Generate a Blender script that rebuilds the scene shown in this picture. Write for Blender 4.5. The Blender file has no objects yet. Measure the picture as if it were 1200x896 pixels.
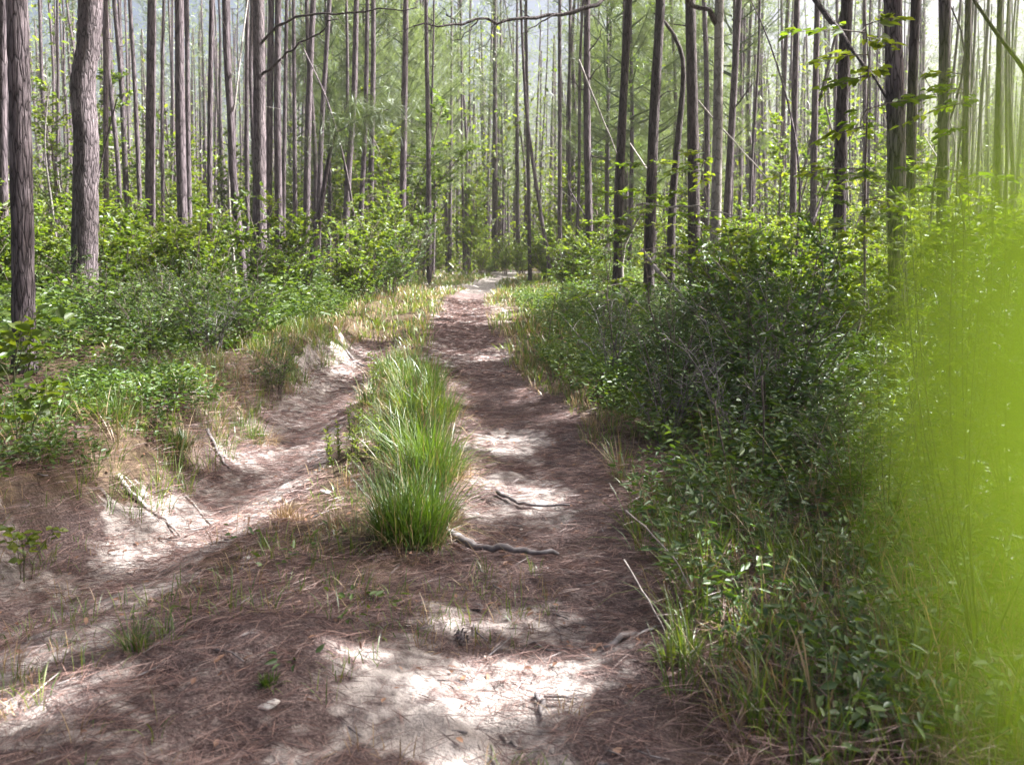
import bpy, math, numpy as np
from math import radians, sin, cos, pi

rng = np.random.default_rng(11)
sc = bpy.context.scene
COL = sc.collection

# ------------------------------------------------------------------ camera numbers
F, CX, CY, CAMH, PITCH = 1040.0, 600.0, 344.5, 1.5, radians(3.0)
FW = np.array([0, cos(PITCH), -sin(PITCH)]); UP = np.array([0, sin(PITCH), cos(PITCH)]); RT = np.array([1.0, 0, 0])
CAM = np.array([0, 0, CAMH])
SUN_EL, SUN_AZ = radians(49), radians(76)          # azimuth clockwise from +Y (the way we look)
SUN = np.array([cos(SUN_EL)*sin(SUN_AZ), cos(SUN_EL)*cos(SUN_AZ), sin(SUN_EL)])

def ray(px, py):
    return RT*((px-CX)/F) + UP*(-(py-CY)/F) + FW
def at(px, py, d):                                   # world point seen at a photo pixel, d metres ahead
    r = ray(px, py); return CAM + r*(d/r[1])
def gnd(px, py, z=0.0):                              # ground point seen at a photo pixel
    r = ray(px, py); return CAM + r*((z-CAMH)/r[2])
def proj(P):
    P = np.atleast_2d(P) - CAM
    w = P @ FW
    return np.stack([CX + F*(P @ RT)/w, CY - F*(P @ UP)/w, w], 1)

# ------------------------------------------------------------------ noise
def _h(ix, iy, s):
    v = np.sin(ix*127.1 + iy*311.7 + s*74.7)*43758.5453
    return v - np.floor(v)
def vn(x, y, s=0):
    x = np.asarray(x, float); y = np.asarray(y, float)
    ix, iy = np.floor(x), np.floor(y); fx, fy = x-ix, y-iy
    fx = fx*fx*(3-2*fx); fy = fy*fy*(3-2*fy)
    a, b, c, d = _h(ix, iy, s), _h(ix+1, iy, s), _h(ix, iy+1, s), _h(ix+1, iy+1, s)
    return (a*(1-fx)+b*fx)*(1-fy) + (c*(1-fx)+d*fx)*fy
def fbm(x, y, s=0, o=4):
    t, a, n = 0, 0.5, 0
    for k in range(o):
        t = t + a*vn(x*2**k, y*2**k, s+k*7); n += a; a *= .5
    return t/n
def sst(a, b, x):
    t = np.clip((x-a)/(b-a), 0, 1); return t*t*(3-2*t)

# ------------------------------------------------------------------ trail and terrain
YR = [-3, 2.6, 3.2, 4.5, 5.8, 7.4, 11, 17, 26, 39, 48, 58, 70]
XR = [-.02, -.02, 0, .12, .18, 0, -.52, -.95, -1.3, -1.0, -.1, 3.5, 10]
YL = [-3, 2.2, 3.0, 3.9, 5.0, 6.2, 8.2, 11, 13.6, 20, 40]
XL = [-4.0, -2.9, -2.45, -2.08, -1.80, -1.74, -1.98, -2.02, -2.1, -2.5, -2.9]
def xr(y): return np.interp(y, YR, XR)
def xl(y): return np.interp(y, YL, XL)
def height(x, y):
    x = np.asarray(x, float); y = np.asarray(y, float)
    near = 1 - sst(12, 17, y)
    jag = (fbm(x*1.7, y*1.7, 3)-.5)*.35
    z = (fbm(x*.25, y*.25, 1)-.5)*.22*sst(1.5, 5, np.abs(x-xr(y))) + (fbm(x*2.2, y*2.2, 2)-.5)*.10 + (fbm(x*9, y*9, 5, 3)-.5)*.045
    z = z - .06*np.exp(-((x-xr(y))/.42)**2)
    z = z - .19*near*np.exp(-((x-xl(y)+jag*.3)/.34)**2)
    bank = 1 - sst(-.78, -.34, x - xl(y) + jag*.9)
    z = z + bank*(.17 + .2*near)
    z = z + .12*sst(.9, 2.6, x-xr(y)+jag)
    z = z + .09*np.exp(-((x+.85)/.5)**2 - ((y-3.0)/.55)**2)
    z = z + .05*np.exp(-((x-(xr(y)+xl(y))/2)/.4)**2)
    return z
def hz(x, y): return float(height(x, y))

# ------------------------------------------------------------------ mesh builder
class MB:
    def __init__(s): s.v, s.q, s.t, s.tint, s.n = [], [], [], [], 0
    def add(s, v, q=None, t=None, tint=None):
        v = np.asarray(v, float).reshape(-1, 3)
        if q is not None and len(q): s.q.append(np.asarray(q, int).reshape(-1, 4)+s.n)
        if t is not None and len(t): s.t.append(np.asarray(t, int).reshape(-1, 3)+s.n)
        s.tint.append(np.full(len(v), .5) if tint is None else np.asarray(tint, float).reshape(-1)); s.v.append(v); s.n += len(v)
    def mesh(s, name, mat, smooth=False, attrs=None):
        me = bpy.data.meshes.new(name)
        v = np.concatenate(s.v) if s.v else np.zeros((0, 3))
        q = np.concatenate(s.q) if s.q else np.zeros((0, 4), int); t = np.concatenate(s.t) if s.t else np.zeros((0, 3), int)
        me.vertices.add(len(v)); me.vertices.foreach_set('co', v.astype(np.float32).ravel())
        li = np.concatenate([q.ravel(), t.ravel()]).astype(np.int32)
        me.loops.add(len(li)); me.loops.foreach_set('vertex_index', li)
        nq, nt = len(q), len(t); me.polygons.add(nq+nt)
        ls = np.concatenate([np.arange(nq)*4, nq*4+np.arange(nt)*3]).astype(np.int32)
        me.polygons.foreach_set('loop_start', ls)
        if smooth: me.polygons.foreach_set('use_smooth', np.ones(nq+nt, bool))
        a = me.attributes.new('tint', 'FLOAT', 'POINT')
        a.data.foreach_set('value', np.concatenate(s.tint).astype(np.float32))
        for k, val in (attrs or {}).items():
            a = me.attributes.new(k, 'FLOAT', 'POINT'); a.data.foreach_set('value', np.asarray(val, np.float32))
        me.update(calc_edges=True); me.validate()
        if mat: me.materials.append(mat)
        return me
    def obj(s, name, mat, parent=None, smooth=False, loc=None):
        return link(name, s.mesh(name, mat, smooth), parent, loc)
def link(name, data, parent=None, loc=None):
    o = bpy.data.objects.new(name, data); COL.objects.link(o)
    if parent is not None: o.parent = parent
    if loc is not None: o.location = loc
    return o
def tag(o, label=None, cat=None, group=None, kind=None):
    if label: o['label'] = label
    if cat: o['category'] = cat
    if group: o['group'] = group
    if kind: o['kind'] = kind
    return o
def thing(name, label, cat, loc=(0, 0, 0), rz=0., group=None):
    o = link(name, None, None, loc); o.rotation_euler = (0, 0, rz); o.empty_display_size = .1
    return tag(o, label, cat, group)
def copy_tree(root, loc, rz=0., scale=(1, 1, 1), label=None, group=None, rx=0., ry=0.):
    r = root.copy(); COL.objects.link(r); r.location = loc; r.rotation_euler = (rx, ry, rz); r.scale = scale
    if label: r['label'] = label
    if group: r['group'] = group
    for ch in list(root.children):
        c = ch.copy(); COL.objects.link(c); c.parent = r
    return r

def nrm(a): return a/np.maximum(np.linalg.norm(a, axis=-1, keepdims=True), 1e-9)
def tube(mb, pts, rad, n=6, tint=.5, cap=True, bumpy=0, r=None):
    P = np.asarray(pts, float); R = np.broadcast_to(np.asarray(rad, float), (len(P),))
    T = nrm(np.gradient(P, axis=0)); ref = np.array([0, 0, 1.]) if abs(T[:, 2]).mean() < .8 else np.array([1., 0, 0])
    A = nrm(np.cross(T, ref)); B = np.cross(T, A)
    th = np.arange(n)*2*pi/n
    rr = np.repeat(R[:, None], n, 1)
    if bumpy: rr = rr*(1 + (r if r is not None else rng).uniform(-bumpy, bumpy, rr.shape))
    V = P[:, None] + rr[..., None]*(A[:, None]*np.cos(th)[None, :, None] + B[:, None]*np.sin(th)[None, :, None])
    m = len(P); i = np.arange(m-1)[:, None]*n; j = np.arange(n)[None]; k = (j+1) % n
    Q = np.stack([i+j, i+k, i+n+k, i+n+j], -1).reshape(-1, 4)
    V = V.reshape(-1, 3); tr = None
    if cap:
        V = np.concatenate([V, P[:1], P[-1:]]); j = np.arange(n); k = (j+1) % n
        tr = np.concatenate([np.stack([k, j, np.full(n, m*n)], 1), np.stack([(m-1)*n+j, (m-1)*n+k, np.full(n, m*n+1)], 1)])
    mb.add(V, Q, tr, np.full(len(V), tint))
def curve(pts, n):
    P = np.asarray(pts, float)
    if len(P) == 2: return P[0]+(P[1]-P[0])*np.linspace(0, 1, n)[:, None]
    s = np.concatenate([[0], np.cumsum(np.linalg.norm(np.diff(P, axis=0), axis=1))]); u = np.linspace(0, s[-1], n)
    out = []
    E = np.concatenate([[2*P[0]-P[1]], P, [2*P[-1]-P[-2]]])
    for x in u:
        k = min(np.searchsorted(s, x, side='right')-1, len(P)-2); t = (x-s[k])/max(s[k+1]-s[k], 1e-9)
        p0, p1, p2, p3 = E[k:k+4]
        out.append(.5*((2*p1)+(p2-p0)*t+(2*p0-5*p1+4*p2-p3)*t*t+(3*p1-p0-3*p2+p3)*t**3))
    return np.array(out)
def leaves(mb, pos, d, nor, L, W, tint, fold=.25, droop=.15, r=rng):
    """folded six-cornered leaf blades, all at once"""
    pos = np.asarray(pos); N = len(pos)
    d = nrm(d); s = nrm(np.cross(d, nor)); n = np.cross(s, d)
    L = np.broadcast_to(L, (N,))[:, None]; W = np.broadcast_to(W, (N,))[:, None]
    f = fold*W
    b = pos; t = pos + d*L - n*L*droop
    r1 = pos + d*L*.30 + s*W*.45 + n*f*.8; l1 = pos + d*L*.30 - s*W*.45 + n*f*.8
    r2 = pos + d*L*.66 + s*W*.38 + n*(f*.6-L*droop*.4); l2 = pos + d*L*.66 - s*W*.38 + n*(f*.6-L*droop*.4)
    V = np.stack([b, r1, r2, t, l2, l1], 1).reshape(-1, 3)
    i = np.arange(N)[:, None]*6
    Q = np.concatenate([i+np.array([[0, 1, 2, 3]]), i+np.array([[0, 3, 4, 5]])])
    mb.add(V, Q, None, np.repeat(tint, 6))
def blades(mb, pos, H, lean, az, W, tint, curl=1.0):
    """grass blades: three bending segments each"""
    pos = np.asarray(pos); N = len(pos)
    H = np.broadcast_to(H, (N,)); W = np.broadcast_to(W, (N,)); lean = np.broadcast_to(lean, (N,))
    h = np.stack([np.cos(az), np.sin(az), 0*az], 1); s = np.stack([-np.sin(az), np.cos(az), 0*az], 1)
    tw = rng.uniform(-.9, .9, N)[:, None]; s = nrm(s*np.cos(tw)+h*np.sin(tw))
    def P(t):
        a = lean*(1+curl*t*1.6)
        return pos + (H*t)[:, None]*(h*np.sin(a*.6)[:, None] + np.array([0, 0, 1.])*np.cos(np.minimum(a*.6, 2.2))[:, None])
    one = np.ones(N); p0, p1, p2, p3 = P(0*one), P(.4*one), P(.75*one), P(one)
    w = (W/2)[:, None]
    V = np.stack([p0-s*w*.8, p0+s*w*.8, p1-s*w, p1+s*w, p2-s*w*.7, p2+s*w*.7, p3], 1).reshape(-1, 3)
    i = np.arange(N)[:, None]*7
    Q = np.concatenate([i+np.array([[0, 1, 3, 2]]), i+np.array([[2, 3, 5, 4]])]); T = i+np.array([[4, 5, 6]])
    mb.add(V, Q, T, np.repeat(tint, 7))
def needles(mb, pos, d, L, W, tint, sag=.18):
    pos = np.asarray(pos); N = len(pos); d = nrm(d)
    s = nrm(np.cross(d, nrm(rng.normal(size=(N, 3)))))
    L = np.broadcast_to(L, (N,))[:, None]; W = np.broadcast_to(W, (N,))[:, None]
    m = pos + d*L*.55; t = pos + d*L - np.array([0, 0, sag])*L
    V = np.stack([pos-s*W*.3, m-s*W*.5, t, m+s*W*.5], 1).reshape(-1, 3)
    i = np.arange(N)[:, None]*4
    mb.add(V, i+np.array([[0, 1, 2, 3]]), None, np.repeat(tint, 4))

# ------------------------------------------------------------------ materials
def newmat(name):
    m = bpy.data.materials.new(name); m.use_nodes = True; nt = m.node_tree; nt.nodes.clear()
    return m, nt, nt.nodes, nt.links
def ramp(N, stops, interp='LINEAR'):
    r = N.new('ShaderNodeValToRGB'); r.color_ramp.interpolation = interp
    el = r.color_ramp.elements
    while len(el) < len(stops): el.new(.5)
    for e, (p, c) in zip(el, stops): e.position = p; e.color = (*c, 1)
    return r
def leafmat(name, dark, mid, light, trans=.45, gloss=.035, yellow=(1.17, 1.2, .4), rough=.45):
    m, nt, N, Lk = newmat(name)
    a = N.new('ShaderNodeAttribute'); a.attribute_name = 'tint'
    oi = N.new('ShaderNodeObjectInfo')
    mm = N.new('ShaderNodeMath'); mm.operation = 'MULTIPLY_ADD'; mm.inputs[1].default_value = .3; Lk.new(oi.outputs['Random'], mm.inputs[0])
    ad = N.new('ShaderNodeMath'); ad.operation = 'SUBTRACT'; ad.inputs[1].default_value = .15; Lk.new(a.outputs['Fac'], mm.inputs[2]); Lk.new(mm.outputs[0], ad.inputs[0])
    r = ramp(N, [(0, dark), (.5, mid), (1, light)]); Lk.new(ad.outputs[0], r.inputs[0])
    mu = N.new('ShaderNodeMix'); mu.data_type = 'RGBA'; mu.blend_type = 'MULTIPLY'; mu.inputs[0].default_value = 1
    mu.inputs[7].default_value = (*yellow, 1); Lk.new(r.outputs[0], mu.inputs[6])
    d = N.new('ShaderNodeBsdfDiffuse'); t = N.new('ShaderNodeBsdfTranslucent'); g = N.new('ShaderNodeBsdfGlossy'); g.inputs['Roughness'].default_value = rough
    g.inputs['Color'].default_value = (.9, .95, 1, 1)
    Lk.new(r.outputs[0], d.inputs[0]); Lk.new(mu.outputs[2], t.inputs[0])
    x = N.new('ShaderNodeMixShader'); x.inputs[0].default_value = trans; Lk.new(d.outputs[0], x.inputs[1]); Lk.new(t.outputs[0], x.inputs[2])
    y = N.new('ShaderNodeMixShader'); y.inputs[0].default_value = gloss; Lk.new(x.outputs[0], y.inputs[1]); Lk.new(g.outputs[0], y.inputs[2])
    o = N.new('ShaderNodeOutputMaterial'); Lk.new(y.outputs[0], o.inputs[0])
    return m
def barkmat(name, furrow, mid, pale, sx=11, sz=3.2, bump=.02, patch=.0, edge=.12):
    m, nt, N, Lk = newmat(name)
    tc = N.new('ShaderNodeTexCoord'); mp = N.new('ShaderNodeMapping'); mp.inputs['Scale'].default_value = (sx, sx, sz)
    oi = N.new('ShaderNodeObjectInfo'); cm = N.new('ShaderNodeMath'); cm.operation = 'MULTIPLY'; cm.inputs[1].default_value = 37
    Lk.new(oi.outputs['Random'], cm.inputs[0]); Lk.new(tc.outputs['Object'], mp.inputs[0]); Lk.new(cm.outputs[0], mp.inputs['Location'])
    nz = N.new('ShaderNodeTexNoise'); nz.inputs['Scale'].default_value = 1.1; nz.inputs['Detail'].default_value = 5; Lk.new(mp.outputs[0], nz.inputs[0])
    ws = N.new('ShaderNodeMix'); ws.data_type = 'RGBA'; ws.blend_type = 'ADD'; ws.inputs[0].default_value = 1.0; Lk.new(mp.outputs[0], ws.inputs[6]); Lk.new(nz.outputs['Color'], ws.inputs[7])
    vo = N.new('ShaderNodeTexVoronoi'); vo.feature = 'DISTANCE_TO_EDGE'; vo.inputs['Scale'].default_value = 1.0; Lk.new(ws.outputs[2], vo.inputs[0])
    vc = N.new('ShaderNodeTexVoronoi'); vc.inputs['Scale'].default_value = 1.0; Lk.new(ws.outputs[2], vc.inputs[0])
    r1 = ramp(N, [(0, (.12, .12, .12)), (edge, (.62, .62, .62)), (edge*3.5, (1, 1, 1))]); Lk.new(vo.outputs['Distance'], r1.inputs[0])
    fn = N.new('ShaderNodeTexNoise'); fn.inputs['Scale'].default_value = 4; fn.inputs['Detail'].default_value = 5; Lk.new(mp.outputs[0], fn.inputs[0])
    av = N.new('ShaderNodeMath'); av.operation = 'MULTIPLY_ADD'; av.inputs[1].default_value = .45; Lk.new(vc.outputs['Color'], av.inputs[0]); 
    hf = N.new('ShaderNodeMath'); hf.operation = 'MULTIPLY'; hf.inputs[1].default_value = .6; Lk.new(fn.outputs[0], hf.inputs[0]); Lk.new(hf.outputs[0], av.inputs[2])
    bg = N.new('ShaderNodeTexNoise'); bg.inputs['Scale'].default_value = 1.1; bg.inputs['Detail'].default_value = 2; Lk.new(tc.outputs['Object'], bg.inputs[0])
    bgr = ramp(N, [(.55, (0, 0, 0)), (.68, (1, 1, 1))]); Lk.new(bg.outputs[0], bgr.inputs[0])
    pt = N.new('ShaderNodeMath'); pt.operation = 'MULTIPLY_ADD'; pt.inputs[1].default_value = patch; Lk.new(bgr.outputs[0], pt.inputs[0]); Lk.new(av.outputs[0], pt.inputs[2])
    cr = ramp(N, [(.2, mid), (.85, pale)]); Lk.new(pt.outputs[0], cr.inputs[0])
    mx = N.new('ShaderNodeMix'); mx.data_type = 'RGBA'; mx.inputs[6].default_value = (*furrow, 1); Lk.new(r1.outputs[0], mx.inputs[0]); Lk.new(cr.outputs[0], mx.inputs[7])
    bs = N.new('ShaderNodeBsdfPrincipled'); bs.inputs['Roughness'].default_value = .85; bs.inputs['Specular IOR Level'].default_value = .2
    Lk.new(mx.outputs[2], bs.inputs['Base Color'])
    hh = N.new('ShaderNodeMath'); hh.operation = 'ADD'; Lk.new(r1.outputs[0], hh.inputs[0]); Lk.new(hf.outputs[0], hh.inputs[1])
    bp = N.new('ShaderNodeBump'); bp.inputs['Distance'].default_value = bump; bp.inputs['Strength'].default_value = .9; Lk.new(hh.outputs[0], bp.inputs['Height']); Lk.new(bp.outputs[0], bs.inputs['Normal'])
    o = N.new('ShaderNodeOutputMaterial'); Lk.new(bs.outputs[0], o.inputs[0])
    return m
def woodmat(name, a, b, scale=30):
    m, nt, N, Lk = newmat(name)
    tc = N.new('ShaderNodeTexCoord'); nz = N.new('ShaderNodeTexNoise'); nz.inputs['Scale'].default_value = scale; nz.inputs['Detail'].default_value = 5
    Lk.new(tc.outputs['Object'], nz.inputs[0]); r = ramp(N, [(.35, a), (.65, b)]); Lk.new(nz.outputs[0], r.inputs[0])
    bs = N.new('ShaderNodeBsdfPrincipled'); bs.inputs['Roughness'].default_value = .8; Lk.new(r.outputs[0], bs.inputs['Base Color'])
    bp = N.new('ShaderNodeBump'); bp.inputs['Distance'].default_value = .004; Lk.new(nz.outputs[0], bp.inputs['Height']); Lk.new(bp.outputs[0], bs.inputs['Normal'])
    o = N.new('ShaderNodeOutputMaterial'); Lk.new(bs.outputs[0], o.inputs[0]); return m

M = {}
M['bark'] = barkmat('pine_bark', (.018, .013, .017), (.052, .041, .05), (.19, .16, .178), sx=18, sz=2.6, bump=.012, edge=.06)
M['bark_near'] = barkmat('pine_bark_plates', (.016, .012, .015), (.055, .043, .051), (.23, .195, .212), sx=26, sz=3.6, bump=.018, patch=.4, edge=.06)
M['bark_dark'] = barkmat('dark_bark', (.018, .014, .015), (.05, .04, .043), (.14, .12, .125), sx=26, sz=3.4, bump=.018, edge=.06)
M['bark_grey'] = barkmat('smooth_grey_bark', (.10, .09, .09), (.17, .155, .15), (.36, .34, .33), sx=7, sz=4, bump=.006, patch=.3, edge=.03)
M['twig'] = woodmat('twig_wood', (.07, .05, .045), (.15, .12, .11))
M['deadwood'] = woodmat('bleached_dead_wood', (.20, .175, .165), (.42, .38, .36))
M['darkstick'] = woodmat('weathered_grey_wood', (.09, .08, .085), (.22, .20, .205))
M['needle'] = leafmat('pine_needle_green', (.045, .075, .03), (.075, .115, .04), (.14, .17, .055), trans=.35, gloss=.08)
M['leaf'] = leafmat('broadleaf_green', (.034, .07, .02), (.066, .12, .03), (.135, .195, .042), trans=.45, gloss=.035)
M['leaf_dark'] = leafmat('evergreen_leaf', (.025, .055, .02), (.050, .10, .03), (.105, .165, .042), trans=.38, gloss=.045)
M['leaf_bright'] = leafmat('young_leaf', (.06, .105, .018), (.10, .155, .024), (.19, .23, .038), trans=.6, gloss=.03)
M['grass'] = leafmat('grass_green', (.045, .095, .015), (.095, .16, .024), (.19, .22, .045), trans=.5, gloss=.06)
M['straw'] = leafmat('dry_grass', (.16, .10, .05), (.30, .21, .11), (.45, .36, .22), trans=.3, gloss=.05, yellow=(1.1, 1, .8))
M['litter'] = leafmat('fallen_needles', (.04, .024, .025), (.12, .066, .060), (.28, .175, .15), trans=.1, gloss=.06, yellow=(1, 1, 1))
M['stem'] = woodmat('green_stem', (.05, .06, .025), (.10, .10, .045))
M['papery'] = woodmat('pale_bark_flake', (.42, .40, .39), (.62, .60, .58), 60)
M['redleaf'] = leafmat('dead_brown_leaf', (.10, .05, .03), (.2, .1, .06), (.35, .2, .12), trans=.25, gloss=.05, yellow=(1, 1, 1))
M['needle_far'] = leafmat('sun_painted_pine_needles', (.08, .12, .05), (.135, .18, .08), (.2, .245, .12), yellow=(1.1, 1.15, .6), trans=.6, gloss=.04)  # paler copy of the green needles: sunlight put into the far foliage colour
M['lime'] = leafmat('lime_leaf', (.23, .40, .035), (.25, .43, .04), (.27, .45, .045), trans=.62, gloss=.03, yellow=(1.25, 1.2, .6))

def groundmat():
    m, nt, N, Lk = newmat('forest_floor')
    def at_(n): a = N.new('ShaderNodeAttribute'); a.attribute_name = n; return a
    tc = N.new('ShaderNodeTexCoord')
    def noise(s, d=5, r=.6):
        n = N.new('ShaderNodeTexNoise'); n.inputs['Scale'].default_value = s; n.inputs['Detail'].default_value = d; n.inputs['Roughness'].default_value = r
        Lk.new(tc.outputs['Object'], n.inputs[0]); return n
    n1, n2, n3 = noise(2.6), noise(14), noise(90, 3)
    def mix(f, a, b, bt='MIX'):
        x = N.new('ShaderNodeMix'); x.data_type = 'RGBA'; x.blend_type = bt
        for i, s in ((0, f), (6, a), (7, b)):
            if isinstance(s, (int, float)): x.inputs[i].default_value = s
            elif isinstance(s, tuple): x.inputs[i].default_value = (*s, 1)
            else: Lk.new(s, x.inputs[i])
        return x.outputs[2]
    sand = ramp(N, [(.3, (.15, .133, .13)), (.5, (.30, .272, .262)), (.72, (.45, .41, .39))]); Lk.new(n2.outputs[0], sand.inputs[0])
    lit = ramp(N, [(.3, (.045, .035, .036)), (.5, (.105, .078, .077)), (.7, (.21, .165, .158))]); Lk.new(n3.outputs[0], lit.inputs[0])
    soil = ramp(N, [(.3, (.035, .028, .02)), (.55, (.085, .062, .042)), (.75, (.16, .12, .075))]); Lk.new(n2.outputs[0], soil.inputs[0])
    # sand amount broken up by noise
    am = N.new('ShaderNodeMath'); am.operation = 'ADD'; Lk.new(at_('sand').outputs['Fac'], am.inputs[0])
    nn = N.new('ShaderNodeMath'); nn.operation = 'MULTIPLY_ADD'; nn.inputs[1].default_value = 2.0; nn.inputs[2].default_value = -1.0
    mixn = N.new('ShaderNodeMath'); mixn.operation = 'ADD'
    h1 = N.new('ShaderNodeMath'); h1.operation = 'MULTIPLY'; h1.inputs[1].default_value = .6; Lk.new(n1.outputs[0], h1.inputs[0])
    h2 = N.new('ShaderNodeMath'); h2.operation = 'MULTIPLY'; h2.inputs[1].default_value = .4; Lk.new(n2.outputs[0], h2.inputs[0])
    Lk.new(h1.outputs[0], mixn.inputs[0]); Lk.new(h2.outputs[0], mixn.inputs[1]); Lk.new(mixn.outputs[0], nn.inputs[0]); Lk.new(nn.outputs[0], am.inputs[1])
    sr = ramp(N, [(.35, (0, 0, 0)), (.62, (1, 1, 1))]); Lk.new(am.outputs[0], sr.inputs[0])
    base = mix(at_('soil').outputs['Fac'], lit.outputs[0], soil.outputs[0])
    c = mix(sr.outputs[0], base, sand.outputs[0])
    bs = N.new('ShaderNodeBsdfPrincipled'); bs.inputs['Roughness'].default_value = .95; bs.inputs['Specular IOR Level'].default_value = .1
    Lk.new(c, bs.inputs['Base Color'])
    ha = N.new('ShaderNodeMath'); ha.operation = 'ADD'; Lk.new(n2.outputs[0], ha.inputs[0]); Lk.new(n3.outputs[0], ha.inputs[1])
    bp = N.new('ShaderNodeBump'); bp.inputs['Distance'].default_value = .018; bp.inputs['Strength'].default_value = .8; Lk.new(ha.outputs[0], bp.inputs['Height']); Lk.new(bp.outputs[0], bs.inputs['Normal'])
    o = N.new('ShaderNodeOutputMaterial'); Lk.new(bs.outputs[0], o.inputs[0]); return m
M['ground'] = groundmat()

# ------------------------------------------------------------------ polygons on the ground taken from the photo
def inpoly(x, y, poly):
    x = np.asarray(x); y = np.asarray(y); c = np.zeros(x.shape, bool); n = len(poly)
    for i in range(n):
        x1, y1 = poly[i]; x2, y2 = poly[(i+1) % n]
        cond = ((y1 > y) != (y2 > y)) & (x < (x2-x1)*(y-y1)/((y2-y1)+1e-12)+x1)
        c ^= cond
    return c
def gpoly(pp, z=0.): return [tuple(gnd(a, b, z)[:2]) for a, b in pp]
LIT = [gpoly(p) for p in [
    [(470, 850), (480, 772), (560, 750), (640, 752), (695, 775), (695, 812), (640, 838), (600, 832), (575, 850), (580, 896), (515, 896), (510, 850)],
    [(505, 741), (520, 716), (600, 722), (650, 705), (705, 728), (690, 744)],
    [(340, 800), (330, 760), (400, 742), (480, 745), (470, 790)],
    [(-40, 870), (-40, 790), (20, 760), (60, 775), (70, 830), (20, 870)],
    [(210, 790), (215, 745), (270, 740), (280, 785)],
    [(85, 700), (90, 655), (150, 665), (185, 690), (140, 705)],
    [(140, 622), (145, 556), (215, 556), (225, 600), (205, 625)],
    [(222, 640), (228, 590), (260, 568), (332, 570), (335, 592), (275, 625)],
    [(-60, 600), (-60, 535), (90, 530), (125, 560), (110, 600)],
    [(315, 640), (320, 560), (380, 470), (435, 440), (470, 450), (440, 530), (420, 560), (430, 640), (360, 665)],
    [(385, 432), (380, 404), (480, 402), (475, 428)],
    [(580, 585), (590, 562), (660, 562), (665, 584)],
    [(530, 600), (535, 560), (572, 558), (572, 598)],
    [(640, 622), (645, 605), (668, 607), (665, 620)],
    [(545, 525), (550, 500), (628, 502), (625, 523)],
    [(500, 421), (500, 408), (600, 408), (600, 420)],
    [(500, 380), (500, 372), (620, 372), (620, 379)],
    [(500, 358), (500, 353), (640, 353), (640, 358)],
    [(360, 395), (400, 350), (510, 345), (515, 372), (500, 395)],
    [(600, 360), (590, 335), (640, 335), (690, 360)],
    [(480, 345), (480, 318), (660, 318), (660, 342)],
    [(715, 595), (720, 568), (770, 566), (765, 595)],
    [(770, 790), (775, 690), (830, 680), (850, 780)],
    [(600, 470), (620, 440), (690, 445), (720, 480), (660, 490)],
    [(120, 560), (130, 500), (320, 480), (330, 520), (200, 555)],
    [(430, 660), (430, 540), (470, 440), (545, 440), (560, 560), (548, 650)],
]]
LIT.append([(-1.75, -.75), (-.8, -.75), (-.8, .15), (-1.75, .15)])  # added bough gap that lets sun reach the leaf beside the lens
def islit(x, y):
    m = np.zeros(np.shape(x), bool)
    for p in LIT: m |= inpoly(x, y, p)
    return m & ((fbm(x*3.2, y*3.2, 55, 3) > .47) | (y < .3))
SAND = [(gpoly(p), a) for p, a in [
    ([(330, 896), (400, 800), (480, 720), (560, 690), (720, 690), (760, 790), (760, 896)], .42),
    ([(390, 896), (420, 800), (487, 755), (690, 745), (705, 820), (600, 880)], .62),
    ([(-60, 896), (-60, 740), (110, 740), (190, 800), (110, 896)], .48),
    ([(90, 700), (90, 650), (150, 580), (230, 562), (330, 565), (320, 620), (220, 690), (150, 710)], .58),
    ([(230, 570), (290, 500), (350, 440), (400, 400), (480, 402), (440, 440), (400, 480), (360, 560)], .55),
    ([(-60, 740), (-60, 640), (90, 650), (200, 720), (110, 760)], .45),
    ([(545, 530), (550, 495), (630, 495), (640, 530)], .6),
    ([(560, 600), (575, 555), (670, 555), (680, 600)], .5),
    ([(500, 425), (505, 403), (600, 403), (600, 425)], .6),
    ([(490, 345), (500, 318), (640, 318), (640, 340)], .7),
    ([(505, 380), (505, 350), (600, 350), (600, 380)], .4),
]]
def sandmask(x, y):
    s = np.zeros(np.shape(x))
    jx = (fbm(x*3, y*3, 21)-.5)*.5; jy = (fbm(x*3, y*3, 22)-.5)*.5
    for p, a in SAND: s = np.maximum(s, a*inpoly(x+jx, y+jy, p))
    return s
def trackness(x, y):
    j = (fbm(x*2, y*2, 31)-.5)*.5
    a = 1-sst(.42, .75, np.abs(x-xr(y)+j*.6)); b = (1-sst(.3, .55, np.abs(x-xl(y)+j)))*(1-sst(13, 16, y))
    fg = (1-sst(3.2, 4.3, y+j))*(1-sst(.38, .62, x+j*.4))*sst(-3.4, -2.6, x)
    return np.maximum(np.maximum(a, b), fg)

# ------------------------------------------------------------------ ground and path sheets
def axis(segs):
    out = [segs[0][0]]
    for a, b, s0, s1 in segs:
        x = a; n = 0
        while x < b-1e-6:
            t = (x-a)/(b-a); x = min(b, x + s0*(s1/s0)**t); out.append(x)
    return np.array(out)
gx = axis([(-400, -40, 60, 6), (-40, -5, 3, .12), (-5, 3.2, .036, .036), (3.2, 40, .12, 3), (40, 400, 6, 60)])
gy = axis([(-60, 1.2, 8, .08), (1.2, 9, .034, .036), (9, 20, .05, .12), (20, 60, .14, .9), (60, 700, 3, 60)])
X, Y = np.meshgrid(gx, gy); Z = height(X, Y)
Z = Z + 0*X
V = np.stack([X, Y, Z], -1).reshape(-1, 3)
ny, nx = X.shape
i = (np.arange(ny-1)[:, None]*nx + np.arange(nx-1)[None]).ravel()
Q = np.stack([i, i+1, i+1+nx, i+nx], 1)
xf, yf = V[:, 0], V[:, 1]
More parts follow.
